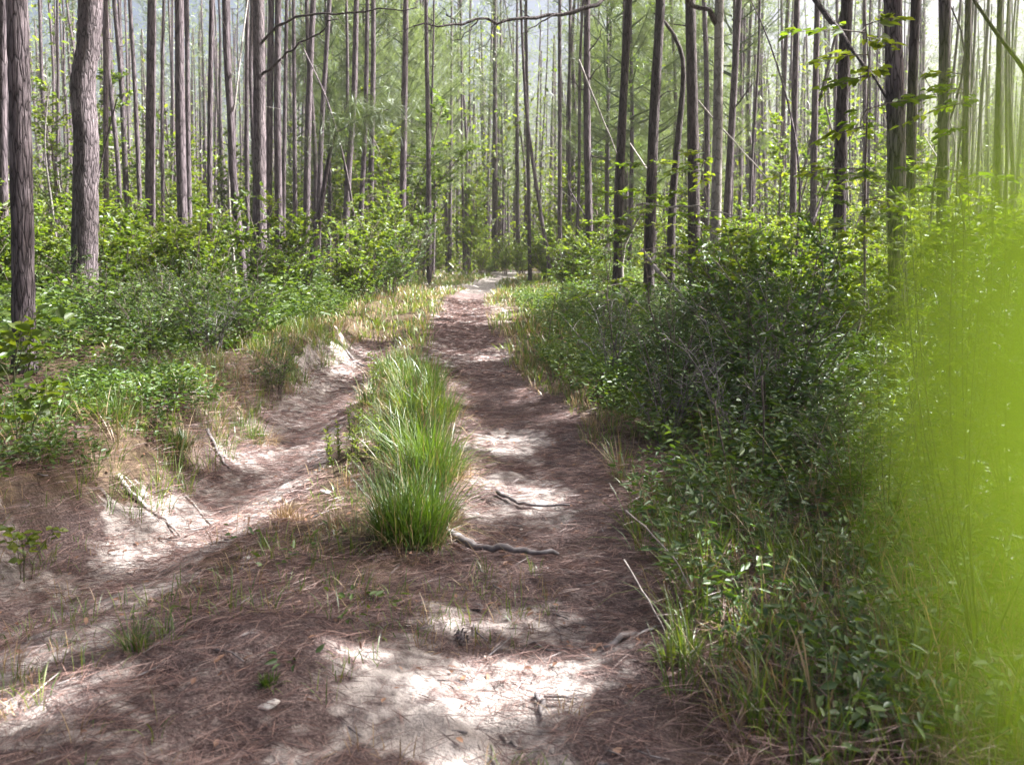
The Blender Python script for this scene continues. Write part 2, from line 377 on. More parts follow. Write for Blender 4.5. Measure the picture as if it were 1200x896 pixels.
SA = sandmask(xf, yf); SA = np.where(SA > 0, SA, .27*trackness(xf, yf))
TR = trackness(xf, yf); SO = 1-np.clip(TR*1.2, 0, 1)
fc = V[Q].mean(1)
isp = (trackness(fc[:, 0], fc[:, 1]) > .5) & (fc[:, 1] > 1.0) & (fc[:, 1] < 60)
for nm, sel, in (('path', isp), ('ground', ~isp)):
    q = Q[sel]; u, inv = np.unique(q.ravel(), return_inverse=True)
    b = MB(); b.add(V[u], inv.reshape(-1, 4))
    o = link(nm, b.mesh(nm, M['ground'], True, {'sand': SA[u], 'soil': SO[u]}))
    tag(o, 'sandy two-rut forest trail strewn with red pine needles' if nm == 'path' else 'forest floor of soil and pine litter under the plants', 'trail' if nm == 'path' else 'ground', kind='structure')

# ------------------------------------------------------------------ pine trees
def trunk_mesh(name, pts, rad, mat, nseg=10, step=.35, rough=.04, seed=0, flare=.35, stubs=0):
    """pts: base to top, local; rad: radius at base"""
    r = np.random.default_rng(seed)
    P = curve(pts, max(8, int(np.linalg.norm(np.diff(np.asarray(pts), axis=0), axis=1).sum()/step)))
    z = P[:, 2]-P[0, 2]; H = z[-1]
    R = rad*(1-.62*(z/H)**1.15)*(1+flare*np.exp(-z/.35))
    b = MB(); n = nseg
    th = np.arange(n)*2*pi/n
    rr = R[:, None]*(1 + rough*r.normal(size=(len(P), n)).clip(-1.8, 1.8))
    V = P[:, None] + np.stack([rr*np.cos(th), rr*np.sin(th), 0*rr], -1)
    m = len(P); i = np.arange(m-1)[:, None]*n; j = np.arange(n)[None]; k = (j+1) % n
    b.add(V.reshape(-1, 3), np.stack([i+j, i+k, i+n+k, i+n+j], -1).reshape(-1, 4))
    for k in range(stubs):
        f = r.uniform(.12, .62); i0 = int(f*(m-1)); az = r.uniform(0, 6.28); ln = r.uniform(.25, 1.3)
        d = np.array([cos(az), sin(az), r.uniform(-.25, .6)]); p = P[i0]+d*R[i0]*.5; e = p+d*ln
        tube(b, [p, (p+e)/2+r.normal(size=3)*.07*ln, e+r.normal(size=3)*.1*ln], [R[i0]*.16, R[i0]*.1, .006], 4, cap=False)
    return b.mesh(name, mat, True)
def crown_mesh(name, z0, z1, R, nb, seed, nt=13, nn=15, nl=.24, nw=.012, axis_pts=None, up=.25, mat='needle'):
    r = np.random.default_rng(seed); b = MB(); pos, dr, tn = [], [], []
    for k in range(nb):
        t = ((k+r.random())/nb)**.85; z = z0+(z1-z0)*t
        L = R*(.35+.65*sin(pi*min(1, .22+.78*t)))*r.uniform(.55, 1.15); az = r.uniform(0, 2*pi)
        d = np.array([cos(az), sin(az), up+.5*t+r.uniform(-.25, .15)])
        c = np.array([0, 0, z]); 
        if axis_pts is not None:
            A = np.asarray(axis_pts); c = np.array([np.interp(z, A[:, 2], A[:, 0]), np.interp(z, A[:, 2], A[:, 1]), z])
        u = np.linspace(0, 1, 5)[:, None]; pts = c + d*L*u + np.array([0, 0, .25*L])*(u**2) + r.normal(size=(5, 3))*.04*L*u
        tube(b, pts, np.linspace(.028, .008, 5), 4, cap=False, tint=0)
        for q in range(nt):
            s = r.uniform(.3, 1.02); p = c+d*L*s+np.array([0, 0, .25*L*s*s])+r.normal(size=3)*.16*L*s*np.array([1, 1, .5])
            pos.append(p); dr.append(nrm(d+r.normal(size=3)*.5+np.array([0, 0, .35]))); tn.append(r.uniform(.2, .8))
    pos = np.repeat(np.array(pos), nn, 0); dr = np.repeat(np.array(dr), nn, 0); tn = np.repeat(np.array(tn), nn)
    dd = nrm(dr + r.normal(size=dr.shape)*.62)
    needles(b, pos+dr*r.uniform(-.12, .12, len(pos))[:, None], dd, nl*r.uniform(.7, 1.2, len(pos)), nw, np.clip(tn+r.uniform(-.15, .15, len(pos)), 0, 1))
    return b.mesh(name, M[mat])
# prototype meshes
TRUNKS = []
for k in range(7):
    r = np.random.default_rng(100+k); w = r.normal(size=(6, 2))*.13; w[0] = 0
    pts = [(w[j, 0]*(j > 0), w[j, 1]*(j > 0), -.3+21*j/5) for j in range(6)]
    TRUNKS.append((trunk_mesh('trunk', pts, .15, M['bark'], 9, .5, .035, k, stubs=7), pts))
CROWNS = [crown_mesh('crown', 10.5+r0, 20.5, 2.3, 26, 200+k, axis_pts=TRUNKS[k][1]) for k, r0 in enumerate([0, .8, -1.2, 1.5, .3, -.5, 1.0])]
LOWCROWNS = [crown_mesh('crown', 3.2, 10.5, 2.0, 44, 300+k, nt=16, nn=20, nl=.28, nw=.011, mat='needle_far') for k in range(3)]
YTRUNKS = [trunk_mesh('trunk', [(0, 0, -.3), (.05*k, .06, 4), (-.04, .03*k, 8), (0, 0, 10.8)], .075, M['bark'], 8, .5, .04, 50+k) for k in range(3)]

def px_trunk(pp, d, base_z):
    """pp photo pixels top to bottom, in the plane d metres ahead -> local base-to-top points"""
    W = [at(a, b, d) for a, b in pp][::-1]
    lo = W[0]; nx_ = W[1]
    if lo[2] > base_z:                               # carry the lower end down to the ground
        sl = (nx_-lo)[:2]/max(nx_[2]-lo[2], .1)*.5
        W = [np.array([lo[0]-sl[0]*(lo[2]-base_z), lo[1], base_z])] + W
    return W
HERO = [  # pixels top->bottom, width px, distance, bark, label, trunk height
 ([(20, 0), (25, 200), (29, 440)], 26, 8.0, 'bark_near', 'nearest pine at the left edge, straight with flaking purplish bark', 19),
 ([(106, -20), (104, 50), (97, 100), (101, 170), (99, 310)], 31, 13.5, 'bark_near', 'thickest pine of the stand, crooked with a swollen bend in its trunk', 20),
 ([(4, 0), (3, 130), (5, 280)], 11, 15, 'bark', 'slim pine half cut off by the picture edge behind the nearest left pine', 18),
 ([(124, 0), (124, 150), (125, 260)], 7, 24, 'bark', 'slim sunlit pine close behind the thick crooked pine', 20),
 ([(118, 0), (130, 110), (138, 190), (141, 260)], 6, 26, 'bark', 'thin bowed pine just right of the thick crooked pine', 20),
 ([(152, 0), (158, 100), (164, 240)], 6, 26, 'bark', 'thin pine leaning left, third trunk right of the thick crooked pine', 20),
 ([(178, 0), (177, 100), (176, 240)], 13, 22, 'bark', 'straight dark medium pine left of the sunlit shrubs', 20),
 ([(192, 0), (190, 110), (191, 250)], 5, 30, 'bark', 'very thin pine between two medium pines above the sunlit shrubs', 20),
 ([(210, 0), (211, 130), (214, 260)], 13, 22, 'bark', 'medium pine with one pale sunlit flank above the sunlit shrubs', 20),
 ([(219, 0), (220, 120), (222, 260)], 7, 27, 'bark', 'narrow pine touching the right flank of the medium sunlit pine', 20),
 ([(248, -5), (246, 150), (246, 320)], 7, 19, 'bark', 'narrow straight pine rising out of the ferny left bank', 20),
 ([(264, 0), (266, 70), (270, 130), (274, 215), (284, 310)], 10, 20.5, 'bark', 'pine with a gently bowed trunk, kinked below its middle', 20),
 ([(290, 0), (289, 120), (290, 260)], 6, 29, 'bark', 'thin pine behind and left of the big branched pine', 20),
 ([(303, -10), (304, 120), (305, 346)], 17, 20.8, 'bark_near', 'big upright pine with two bare side branches reaching over the trail', 20),
 ([(318, 0), (316, 130), (314, 300)], 9, 25, 'bark', 'dark pine hugging the right side of the big branched pine', 20),
 ([(326, 0), (325, 120), (327, 275)], 10, 25, 'bark', 'pale straight pine, second right of the big branched pine', 20),
 ([(336, 0), (334, 120), (332, 260)], 6, 32, 'bark', 'thin pine behind the pale straight pine', 20),
 ([(344, 0), (345, 130), (346, 265)], 6, 34, 'bark', 'thin straight pine midway between the branched and the leaning pine', 20),
 ([(367, 0), (362, 120), (358, 300), (357, 320)], 9, 27, 'bark', 'straight pine just behind the foot of the leaning young pine', 20),
 ([(386, 0), (377, 150), (372, 320)], 7, 29, 'bark', 'slim pine tilting right behind the leaning young pine', 20),
 ([(414, 130), (408, 210), (403, 326)], 9, 29, 'bark', 'sunlit pine left of the leafy bush by the trail', 17),
 ([(428, 150), (424, 230), (420, 317)], 7, 31, 'bark', 'pale thin pine close left of the trailside bush', 17),
 ([(437, 100), (435, 200), (434, 290)], 8, 36, 'bark', 'dark pine behind the trailside bush', 19),
 ([(475, 60), (473, 170), (470, 330)], 9, 31, 'bark', 'dark pine rising straight out of the rounded trailside bush', 19),
 ([(500, 60), (502, 180), (503, 328)], 7, 34, 'bark', 'slim dark pine at the left trail edge before the bend', 18),
 ([(529, 100), (528, 200), (527, 296)], 5, 49, 'bark', 'thin pine standing left of two pale saplings at the bend', 18),
 ([(541, 110), (542, 210), (544, 305)], 4, 50, 'bark', 'thin pale pine leaning a little at the bend', 17),
 ([(580, 20), (580, 160), (580, 305)], 8, 55, 'bark_dark', 'dark straight pine directly beyond the bend in the trail', 19),
 ([(606, 60), (606, 180), (607, 305)], 6, 56, 'bark', 'straight pine beyond the right side of the bend', 19),
 ([(617, 60), (619, 190), (621, 322)], 5, 35, 'bark_dark', 'thin dark pine at the right edge of the trail bend', 17),
 ([(618, 140), (629, 220), (646, 326)], 5, 33, 'bark', 'thin pale trunk slanting down to the right beside the trail bend', 15),
 ([(656, 40), (656, 180), (656, 315)], 6, 33, 'bark', 'slender pine between the slanting trunk and the knotty pine', 18),
 ([(668, 0), (667, 150), (668, 300)], 5, 37, 'bark', 'thin pine left of the knotty pine right of the trail', 18),
 ([(688, 0), (688, 150), (691, 300)], 10, 26, 'bark', 'knotty pine with stub branches right of the trail', 19),
 ([(737, -10), (729, 150), (722, 356)], 11, 19, 'bark_dark', 'dark pine leaning right with a long branch arching over the trail', 19),
 ([(774, 0), (765, 170), (760, 356)], 14, 19, 'bark_dark', 'dark straight pine, first left of the crooked forked trunk', 19),
 ([(768, 16), (784, 32), (797, 58), (801, 90), (794, 170), (788, 240), (785, 335)], 12, 21, 'bark_dark', 'crooked dark broadleaf trunk hooking left near its top', 12),
 ([(809, 0), (812, 150), (814, 330)], 16, 21.5, 'bark_dark', 'stout dark pine right beside the crooked hooked trunk', 19),
 ([(843, -5), (841, 150), (837, 345)], 14, 19.5, 'bark_grey', 'smooth mottled grey hardwood trunk beside the stout dark pine', 17),
 ([(866, 0), (859, 120), (852, 250)], 10, 26, 'bark', 'brownish pine tilting right behind the grey hardwood', 19),
 ([(934, 0), (931, 130), (929, 260)], 9, 26, 'bark', 'left one of a close pair of pines behind the maple sapling', 19),
 ([(958, 0), (955, 130), (953, 260)], 9, 27, 'bark', 'right one of a close pair of pines behind the maple sapling', 19),
 ([(993, -10), (987, 130), (983, 290)], 16, 15, 'bark_dark', 'dark pine standing in the thicket behind the maple sapling', 19),
 ([(1046, -10), (1050, 150), (1053, 470)], 23, 9.5, 'bark_near', 'nearest pine in the right thicket, dark with flaking plated bark', 18),
 ([(1073, 0), (1068, 150), (1064, 350)], 13, 13, 'bark_dark', 'dark pine showing just behind the nearest right pine', 18),
 ([(1108, 0), (1106, 150), (1104, 330)], 15, 13.5, 'bark', 'sunlit pine right of the nearest right pine', 18),
 ([(1135, 0), (1132, 150), (1130, 320)], 9, 18, 'bark', 'slim pine behind the feathery weeds at the right edge', 18),
 ([(1128, -20), (1165, 35), (1205, 90), (1260, 190)], 11, 14, 'bark_dark', 'slanting dead trunk crossing the upper right corner', 8),
 ([(1172, 0), (1170, 150), (1168, 330)], 8, 20, 'bark', 'pine at the far right edge behind the green blur', 18),
]
hero_roots = {}
taken = []
need_shade = []                                     # trees whose crowns shade the near trail
for n, (pp, w, d, bk, lab, H) in enumerate(HERO):
    xb = at(*pp[-1], d)[0]; bz = hz(xb, d)
    W = px_trunk(pp, d, bz-.15); base = np.array([W[0][0], d, bz])
    L = [p-base for p in W]
    top = L[-1]; prev = L[-2]; sl = (top-prev)[:2]/max(.3, top[2]-prev[2])
    if 'slanting dead' in lab: L[-1] = L[-1]
    elif 'hooking' not in lab:
        L.append(np.array([top[0]+sl[0]*2*.6, top[1], top[2]+2.5]))
        L.append(np.array([L[-1][0]+sl[0]*.3*(H-L[-1][2]), top[1]+rng.normal()*.2, max(H, L[-1][2]+1)]))
    near = d < 16
    kind = 'hardwood_tree' if ('hardwood' in lab or 'broadleaf' in lab) else ('dead_tree' if 'dead trunk' in lab else 'pine_tree')
    root = thing(kind, lab, 'tree', base)
    me = trunk_mesh('trunk', L, w/2*d/F*.95, M[bk], 22 if near else 12, .09 if near else .3, .035 if near else .03, n, flare=.25, stubs=0 if near else (n*3) % 6)
    link('trunk', me, root)
    hero_roots[lab] = (root, L, base)
    taken.append((base[0], d))
    if kind == 'pine_tree':
        xs = base[0]
        if 1 < xs < 24 and d < 24: need_shade.append([root, base, L, []])
        elif d > 26 or n % 3 == 0: link('crown', crown_mesh('crown', 10.5 if d > 28 else 12, 19.5, 2.2, 22, 400+n, axis_pts=L), root)
def hero(word): return next(v for k, v in hero_roots.items() if word in k)
def limb(root, base, pp, d0, d1, w, mat, n=14, name='branch', jit=.03):
    P = [at(a, b, d0+(d1-d0)*k/(len(pp)-1))-base for k, (a, b) in enumerate(pp)]
    P = curve(P, n); P[1:-1] += rng.normal(size=(n-2, 3))*jit
    b = MB(); tube(b, P, np.linspace(w[0], w[1], n), 7, bumpy=.12); return b.obj(name, M[mat], root, True), P
r0, _, b0 = hero('two bare side branches')
for pp in ([(305, 52), (325, 33), (346, 21), (382, 17), (450, 13), (488, 9)], [(304, 93), (327, 72), (350, 52), (372, 39), (397, 22)]):
    limb(r0, b0, pp, 20.8, 19.5, (.035, .012), 'bark_dark')
r0, _, b0 = hero('long branch arching')
o, P = limb(r0, b0, [(733, -28), (705, 2), (660, 14), (600, 22), (560, 24), (520, 29), (484, 31)], 19, 16.5, (.055, .014), 'bark_dark', 20)
limb(r0, b0, [(652, 16), (632, 27), (610, 40)], 18.1, 17.8, (.02, .007), 'bark_dark', 8)
limb(r0, b0, [(560, 24), (548, 40), (530, 48)], 17.2, 17.0, (.016, .006), 'bark_dark', 8)
for pp in ([(700, 5), (690, 22), (682, 38)], [(620, 20), (604, 8), (590, 0)], [(590, 23), (575, 38), (566, 52), (552, 60)], [(520, 29), (505, 22), (492, 18)], [(484, 31), (472, 38), (462, 40)], [(534, 27), (522, 14), (515, 4)], [(508, 30), (496, 40), (490, 50)]):
    limb(r0, b0, pp, 17.4, 17.2, (.011, .004), 'bark_dark', 7, jit=.05)
r1, _, b1 = hero('two bare side branches')
for pp in ([(346, 21), (352, 12), (360, 4)], [(382, 17), (392, 24), (402, 28)], [(420, 15), (430, 7), (438, 2)], [(450, 13), (458, 20), (468, 22)], [(350, 52), (356, 44), (360, 36)], [(372, 39), (380, 42), (388, 46)], [(330, 69), (334, 80), (340, 86)]):
    limb(r1, b1, pp, 20, 19.8, (.009, .004), 'bark_dark', 6, jit=.04)
r0, _, b0 = hero('smooth mottled')
limb(r0, b0, [(840, 30), (830, 14), (815, 4), (795, -2), (770, -6)], 19.5, 19.2, (.06, .035), 'bark_dark', 10)
r0, _, b0 = hero('knotty pine')
for pp in ([(690, 95), (704, 78), (712, 70)], [(690, 110), (676, 100), (668, 92)], [(690, 180), (702, 186), (716, 184)], [(690, 60), (700, 48), (708, 30)]):
    limb(r0, b0, pp, 26, 25.8, (.025, .008), 'bark_dark', 6)
r0, _, b0 = hero('brownish pine')
limb(r0, b0, [(857, 130), (872, 112), (884, 96)], 26, 25.5, (.03, .01), 'bark_dark', 6)
# crowns of the two hardwoods: leafy sprays high up
def leafcrown(name, pts, n, mat, spread, L=.09):
    b = MB(); r = rng
    P = np.concatenate([p + r.normal(size=(n, 3))*spread for p in pts])
    leaves(b, P, nrm(r.normal(size=P.shape)*[1, 1, .4]), np.array([0, 0, 1.])+r.normal(size=P.shape)*.4, L*r.uniform(.7, 1.2, len(P)), L*.5, r.uniform(.2, .9, len(P)))
    return b.mesh(name, M[mat])
for wd in ('smooth mottled', 'crooked dark'):
    r0, L0, b0 = hero(wd); t = np.array(L0[-1])
    link('crown', leafcrown('crown', [t+rng.normal(size=3)*[1.6, 1.6, 1.2]+[0, 0, (2.5 if wd[0] == 'c' else 0)] for k in range(12)], 130, 'leaf', .55), r0)
# leaning young pine with needle tufts
base = at(355, 346, 19.5); base[2] = hz(base[0], 19.5)
root = thing('young_pine', 'leaning young pine with a curved trunk and drooping needle tufts left of the trail', 'tree', base)
W = px_trunk([(455, 128), (425, 138), (404, 150), (392, 160), (382, 205), (372, 270), (356, 347)], 19.5, base[2]-.1)
L = [p-base for p in W]
link('trunk', trunk_mesh('trunk', L, .085, M['bark'], 10, .15, .04, 77, .15), root)
b = MB(); pos = []
C = curve([at(a, c, 19.5)-base for a, c in [(392, 160), (410, 145), (430, 135), (458, 127)]], 16)
for p in C:
    for q in range(4): pos.append(p+rng.normal(size=3)*[.28, .4, .22])
pos = np.repeat(np.array(pos), 46, 0)
needles(b, pos, rng.normal(size=pos.shape)+[0, 0, -.15], .3*rng.uniform(.7, 1.2, len(pos)), .008, rng.uniform(.3, .9, len(pos)))
b.obj('crown', M['needle'], root)

# fill of the stand
TX = []
r = np.random.default_rng(5)
def ok(x, y, sp):
    for a, c in taken:
        if (a-x)**2+(c-y)**2 < sp*sp: return False
    return True
def put_pine(x, y, s, rz, k, label, group, lean=(0, 0), crown=True):
    root = thing('pine_tree', label, 'tree', (x, y, hz(x, y)), rz, group)
    root.rotation_euler = (lean[0], lean[1], rz); root.scale = (s, s, r.uniform(.92, 1.08))
    link('trunk', TRUNKS[k][0], root)
    if crown: link('crown', CROWNS[k], root)
    taken.append((x, y)); return root
FILL = []
tries = 0
while len(FILL) < 235 and tries < 20000:
    tries += 1
    y = 28+47*r.random()**.7; x = r.uniform(-1, 1)*(.64*y)
    if abs(x-xr(y)) < 2.6 + (y > 44)*.4: continue
    if y > 42 and abs(x-1) < 1.5+.02*y and y < 50: continue
    if not ok(x, y, 1.3): continue
    if y < 30 and x < -4 and r.random() < .35: continue
    FILL.append((x, y)); 
    far = y > 44
    side = 'left' if x < xr(min(y, 48))-1 else 'right'
    if abs(x) < 5 and y > 47: lab, g = 'slim pine in the far wall of trunks closing the view beyond the bend', 'pines closing the trail'
    elif far: lab, g = (f'slender hazy pine in the dense far rows {side} of the trail', f'far pines {side} of the trail')
    else: lab, g = (f'slim plain pine among the middle rows {side} of the trail', f'middle pines {side} of the trail')
    put_pine(x, y, r.uniform(.35, .85), r.uniform(0, 6.28), r.integers(0, 7), lab, g, crown=(r.random() < (.4 if y > 50 else .3 if x < 0 else .12)), lean= (r.normal()*.022, r.normal()*.022) if r.random() > .07 else (r.normal()*.05, r.normal()*.14))
n = 0
while n < 30:
    y = r.uniform(17, 45); x = r.uniform(-.52, .52)*y
    if abs(x-xr(y)) < 2.8 or not ok(x, y, .6): continue
    ht = r.uniform(4, 9); L_ = [(0, 0, -.2), (r.normal()*.2, r.normal()*.2, ht*.35), (r.normal()*.5, r.normal()*.4, ht*.7), (r.normal()*1.3, r.normal()*.8, ht)]
    side = 'left' if x < xr(y) else 'right'
    root = thing('dead_sapling', f'thin bare leaning sapling among the pine trunks {side} of the trail', 'sapling', (x, y, hz(x, y)), 0, f'bare saplings {side} of the trail')
    link('trunk', trunk_mesh('trunk', L_, r.uniform(.025, .05), M['bark_grey' if n % 2 else 'bark'], 6, .5, .05, 900+n, .1, stubs=5), root); taken.append((x, y)); n += 1
# low-crowned young pines in the middle distance
n = 0
while n < 34:
    y = r.uniform(33, 60); x = r.uniform(-11, 9)
    if abs(x-xr(y)) < 2.2 or not ok(x, y, 1.0): continue
    k = n % 3; s = r.uniform(.9, 1.35)
    root = thing('young_pine', 'young pine with a soft low crown of pale needles before the far trunks', 'tree', (x, y, hz(x, y)), r.uniform(0, 6), 'soft-crowned young pines')
    root.scale = (s, s, s*1.1); link('trunk', YTRUNKS[k], root); link('crown', LOWCROWNS[k], root); taken.append((x, y)); n += 1
# unseen pines added beyond the right edge to shade the trail
n = 0
for x, y in [(7.5, -1.5), (9, 2.2), (7.2, 5.2), (11, 5.5), (10.5, -.5), (13, 2), (9.6, 8.8), (13.2, 8), (12.4, 11.5), (15.5, 4.8), (15, 12), (16.8, 8.6), (15.8, 15.5), (19, 12.5), (18.2, 17.5), (6.2, 1.6), (5.4, -2.5), (12.5, 16), (11.8, 20), (20, 20), (16, 21)]:
    root = put_pine(x, y, r.uniform(.85, 1.15), r.uniform(0, 6), n % 7, 'tall pine added out of view beyond the right-hand thicket', 'pines beyond the right edge', crown=False)
    need_shade.append([root, np.array([x, y, hz(x, y)]), None, []]); n += 1
# unseen pines added behind and left of the viewer: crowns cut sky light
OVER = [crown_mesh('crown', 9, 19, 4.2, 34, 700+k, nt=20, nn=16, nl=.34, nw=.04) for k in range(2)]
n = 0
for x, y in [(-7, 1), (-11, 4), (-9, -4), (-4, -6), (1, -8), (-14, -1), (-13, 8), (-6, -10), (5, -8), (-16, 5), (-1, -13), (-11, -9), (-5.5, 4.5), (-5, -1.5), (-8, 9.5), (-11, 13.5)]:
    root = put_pine(x, y, r.uniform(.85, 1.1), r.uniform(0, 6), n % 7, 'tall pine added out of view behind or left of the viewer', 'pines behind the viewer', crown=False)
    link('crown', OVER[n % 2], root); n += 1
# ---- boughs of the shading pines, placed so their shadow falls outside LIT
G = []
for gx_ in np.arange(-8, 8, .24):
    for gy_ in np.arange(.3, 19, .24):
        G.append((gx_+r.uniform(-.12, .12), gy_+r.uniform(-.12, .12)))
G = np.array(G)
shade = ~islit(G[:, 0], G[:, 1]); 
keep = shade & (r.random(len(G)) < np.where(G[:, 0] > 1.7, .12, np.where(G[:, 0] < -2.9, np.where(G[:, 1] > 8, .2, .5), .97)))
for gx_, gy_ in G[keep]:
    best = None
    for q in range(10):
        h = r.uniform(9.5, 18); p = np.array([gx_, gy_, 0])+SUN*h/SUN[2]
        e = proj(p)[0]
        if e[2] > 0 and -40 < e[0] < 1240 and -30 < e[1] < 900 and e[2] < 40: continue
        for t in need_shade:
            dd = np.hypot(p[0]-t[1][0], p[1]-t[1][1])
            if best is None or dd < best[0]: best = (dd, t, p)
    if best and best[0] < 5.5: best[1][3].append(best[2])
nclump = 0
for root, base, L, cl in need_shade:
    if not cl: continue
    cl = np.array(cl)-base; nclump += len(cl); b = MB()
    # root may be scaled: undo
    s = np.array(root.scale); rz = root.rotation_euler[2]; c, s_ = cos(-rz), sin(-rz)
    Rm = np.array([[c, -s_, 0], [s_, c, 0], [0, 0, 1]])
    K = (cl @ Rm.T)/s
    for p in K[r.permutation(len(K))[:8]]:
        q = np.array([0, 0, p[2]-.25*np.hypot(p[0], p[1])]); u = np.linspace(0, 1, 6)[:, None]
        tube(b, q+(p-q)*u+np.array([0, 0, -.3])*np.sin(u*pi), np.linspace(.035, .01, 6), 5, cap=False, tint=0)
    nn = 64
    pos = np.repeat(K, nn, 0)+r.normal(size=(len(K)*nn, 3))*[.15, .15, .15]
    dd = nrm(r.normal(size=pos.shape)*[1, 1, .6]+[0, 0, .2]); ln = .24*r.uniform(.7, 1.2, len(pos))
    ok_ = np.ones(len(pos), bool)                     # needles left out so sun falls on the LIT patches
    for f in (.1, .55, .95):
        Wp = ((pos+dd*(ln*f)[:, None])*s) @ Rm + base
        sh = Wp - SUN*(Wp[:, 2:3]/SUN[2])
        ok_ &= ~islit(sh[:, 0], sh[:, 1])
    needles(b, pos[ok_], dd[ok_], ln[ok_], .032, r.uniform(.2, .8, ok_.sum()))
    b.obj('crown', M['needle'], root)

# ------------------------------------------------------------------ shrubs and saplings
def shrub_parts(seed, H, R, nstem, ntwig, per, LL, LW, mat, stemmat='twig', low=.15, updir=.55, tl=.34, updn=.55):
    r = np.random.default_rng(seed); sb, lb = MB(), MB()
    pos, dr, tn = [], [], []
    for k in range(nstem):
        az = r.uniform(0, 6.28); R_ = R*np.sqrt(r.random()); h = H*r.uniform(.6, 1.05)*(1-.25*(R_/R)**2)
        p0 = np.array([cos(az), sin(az), 0])*R*.16*r.random(); tip = np.array([cos(az)*R_, sin(az)*R_, h])
        u = np.linspace(0, 1, 7)[:, None]; mid = (p0+tip)/2+np.array([-cos(az), -sin(az), .3])*R_*.25
        P = (1-u)**2*p0+2*u*(1-u)*mid+u*u*tip + r.normal(size=(7, 3))*.02*H*u
        P[0, 2] = -.12
        tube(sb, P, np.linspace(.011, .003, 7)*H/1.6, 5, cap=False)
        ctn = r.uniform(.25, .75)
        for q in range(ntwig):
            t = r.uniform(low, 1.0); f = t*6; i0 = min(int(f), 5); pt = P[i0]+(P[i0+1]-P[i0])*(f-i0)
            a2 = r.uniform(0, 6.28); d = nrm(np.array([cos(a2), sin(a2), updir*r.uniform(-.2, 1.3)])+nrm(P[i0+1]-P[i0])*.4)
            ln = tl*H*r.uniform(.35, 1)*(1.1-.55*t)
            tube(sb, [pt, pt+d*ln*.5+[0, 0, .02], pt+d*ln], [.0035*H/1.6, .0025, .0015], 3, cap=False)
            v = (np.arange(per)+r.random(per))/per
            pos.append(pt+d*ln*(.15+.9*v[:, None])); s = np.where(np.arange(per) % 2, 1., -1.)[:, None]
            side = np.cross(d, [0, 0, 1.]); dr.append(d*.6+side*s*r.uniform(.5, 1.1, (per, 1))+r.normal(size=(per, 3))*.25); tn.append(np.clip(ctn+r.normal(size=per)*.17, 0, 1))
    pos = np.concatenate(pos); dr = np.concatenate(dr); tn = np.concatenate(tn); n = len(pos)
    leaves(lb, pos, dr, np.array([0, 0, 1.])+r.normal(size=(n, 3))*updn, LL*r.uniform(.6, 1.25, n), LW*r.uniform(.75, 1.2, n), tn, r=r)
    return sb.mesh('stems', M[stemmat]), lb.mesh('foliage', M[mat])
def sapling_parts(seed, H):
    r = np.random.default_rng(seed); sb, lb = MB(), MB(); u = np.linspace(0, 1, 9)[:, None]
    P = np.array([0, 0, H])*u + np.concatenate([r.normal(size=2)*.12*H, [0]])*np.sin(u*2.2) + r.normal(size=(9, 3))*.012*H; P[0] = (0, 0, -.12)
    tube(sb, P, np.linspace(.014, .004, 9), 6, cap=False); pos, dr, nn_, tn = [], [], [], []
    for q in range(15):
        t = r.uniform(.38, 1)**.8; f = t*8; i0 = min(int(f), 7); pt = P[i0]+(P[i0+1]-P[i0])*(f-i0); az = q*2.4+r.normal()*.4
        d = np.array([cos(az), sin(az), r.uniform(-.05, .35)]); ln = H*r.uniform(.16, .34)*(1.25-.6*t); sd = np.array([-sin(az), cos(az), 0])
        E = [pt+d*ln*v+np.array([0, 0, -.18*ln])*v*v for v in (0, .35, .7, 1.)]; tube(sb, E, [.005, .004, .003, .0015], 4, cap=False)
        bt = r.uniform(.25, .85)
        for k in range(20):
            v = r.uniform(.2, 1.05); si = r.choice([-1, 1]); off = r.uniform(0, .2)*ln*(1.1-v*.6)
            pos.append(pt+d*ln*v+np.array([0, 0, -.18*ln*v*v])+sd*si*off+[0, 0, r.normal()*.015]); dr.append(d*.7+sd*si*r.uniform(.3, 1.2)+[0, 0, r.uniform(-.4, .15)]); nn_.append(np.array([0, 0, 1.])+r.normal(size=3)*.28); tn.append(np.clip(bt+r.normal()*.15, 0, 1))
    n = len(pos); leaves(lb, np.array(pos), np.array(dr), np.array(nn_), .105*r.uniform(.6, 1.25, n), .062*r.uniform(.7, 1.2, n), np.array(tn), r=r)
    return sb.mesh('stems', M['twig']), lb.mesh('foliage', M['leaf_bright'])
def fennel_parts(seed, H):
    r = np.random.default_rng(seed); sb, lb = MB(), MB()
    for k in range(7):
        az = r.uniform(0, 6.28); ln = H*r.uniform(.75, 1.05); u = np.linspace(0, 1, 9)[:, None]
        tip = np.array([cos(az)*.22*H*r.random(), sin(az)*.22*H*r.random(), ln]); P = tip*u+np.array([cos(az), sin(az), 0])*.06*np.sin(u*pi)
        P[0, 2] = -.1
        tube(sb, P, np.linspace(.005, .0015, 9), 5, cap=False)
        for q in range(46):
            t = r.uniform(.25, 1); pt = np.array([np.interp(t, u[:, 0], P[:, c]) for c in range(3)]); a2 = r.uniform(0, 6.28)
            d = nrm(np.array([cos(a2), sin(a2), r.uniform(.2, .9)])); l2 = .16*H*r.uniform(.4, 1)*(1.25-t)
            m = 14; v = r.random(m)[:, None]; pos = pt+d*l2*v
            needles(lb, pos, d*.8+r.normal(size=(m, 3))*.55, .055*r.uniform(.6, 1.3, m), .0032, r.uniform(.2, .9, m))
    return sb.mesh('stems', M['stem']), lb.mesh('foliage', M['leaf_bright'])
PROTO = {}
def proto(key, parts): PROTO[key] = parts
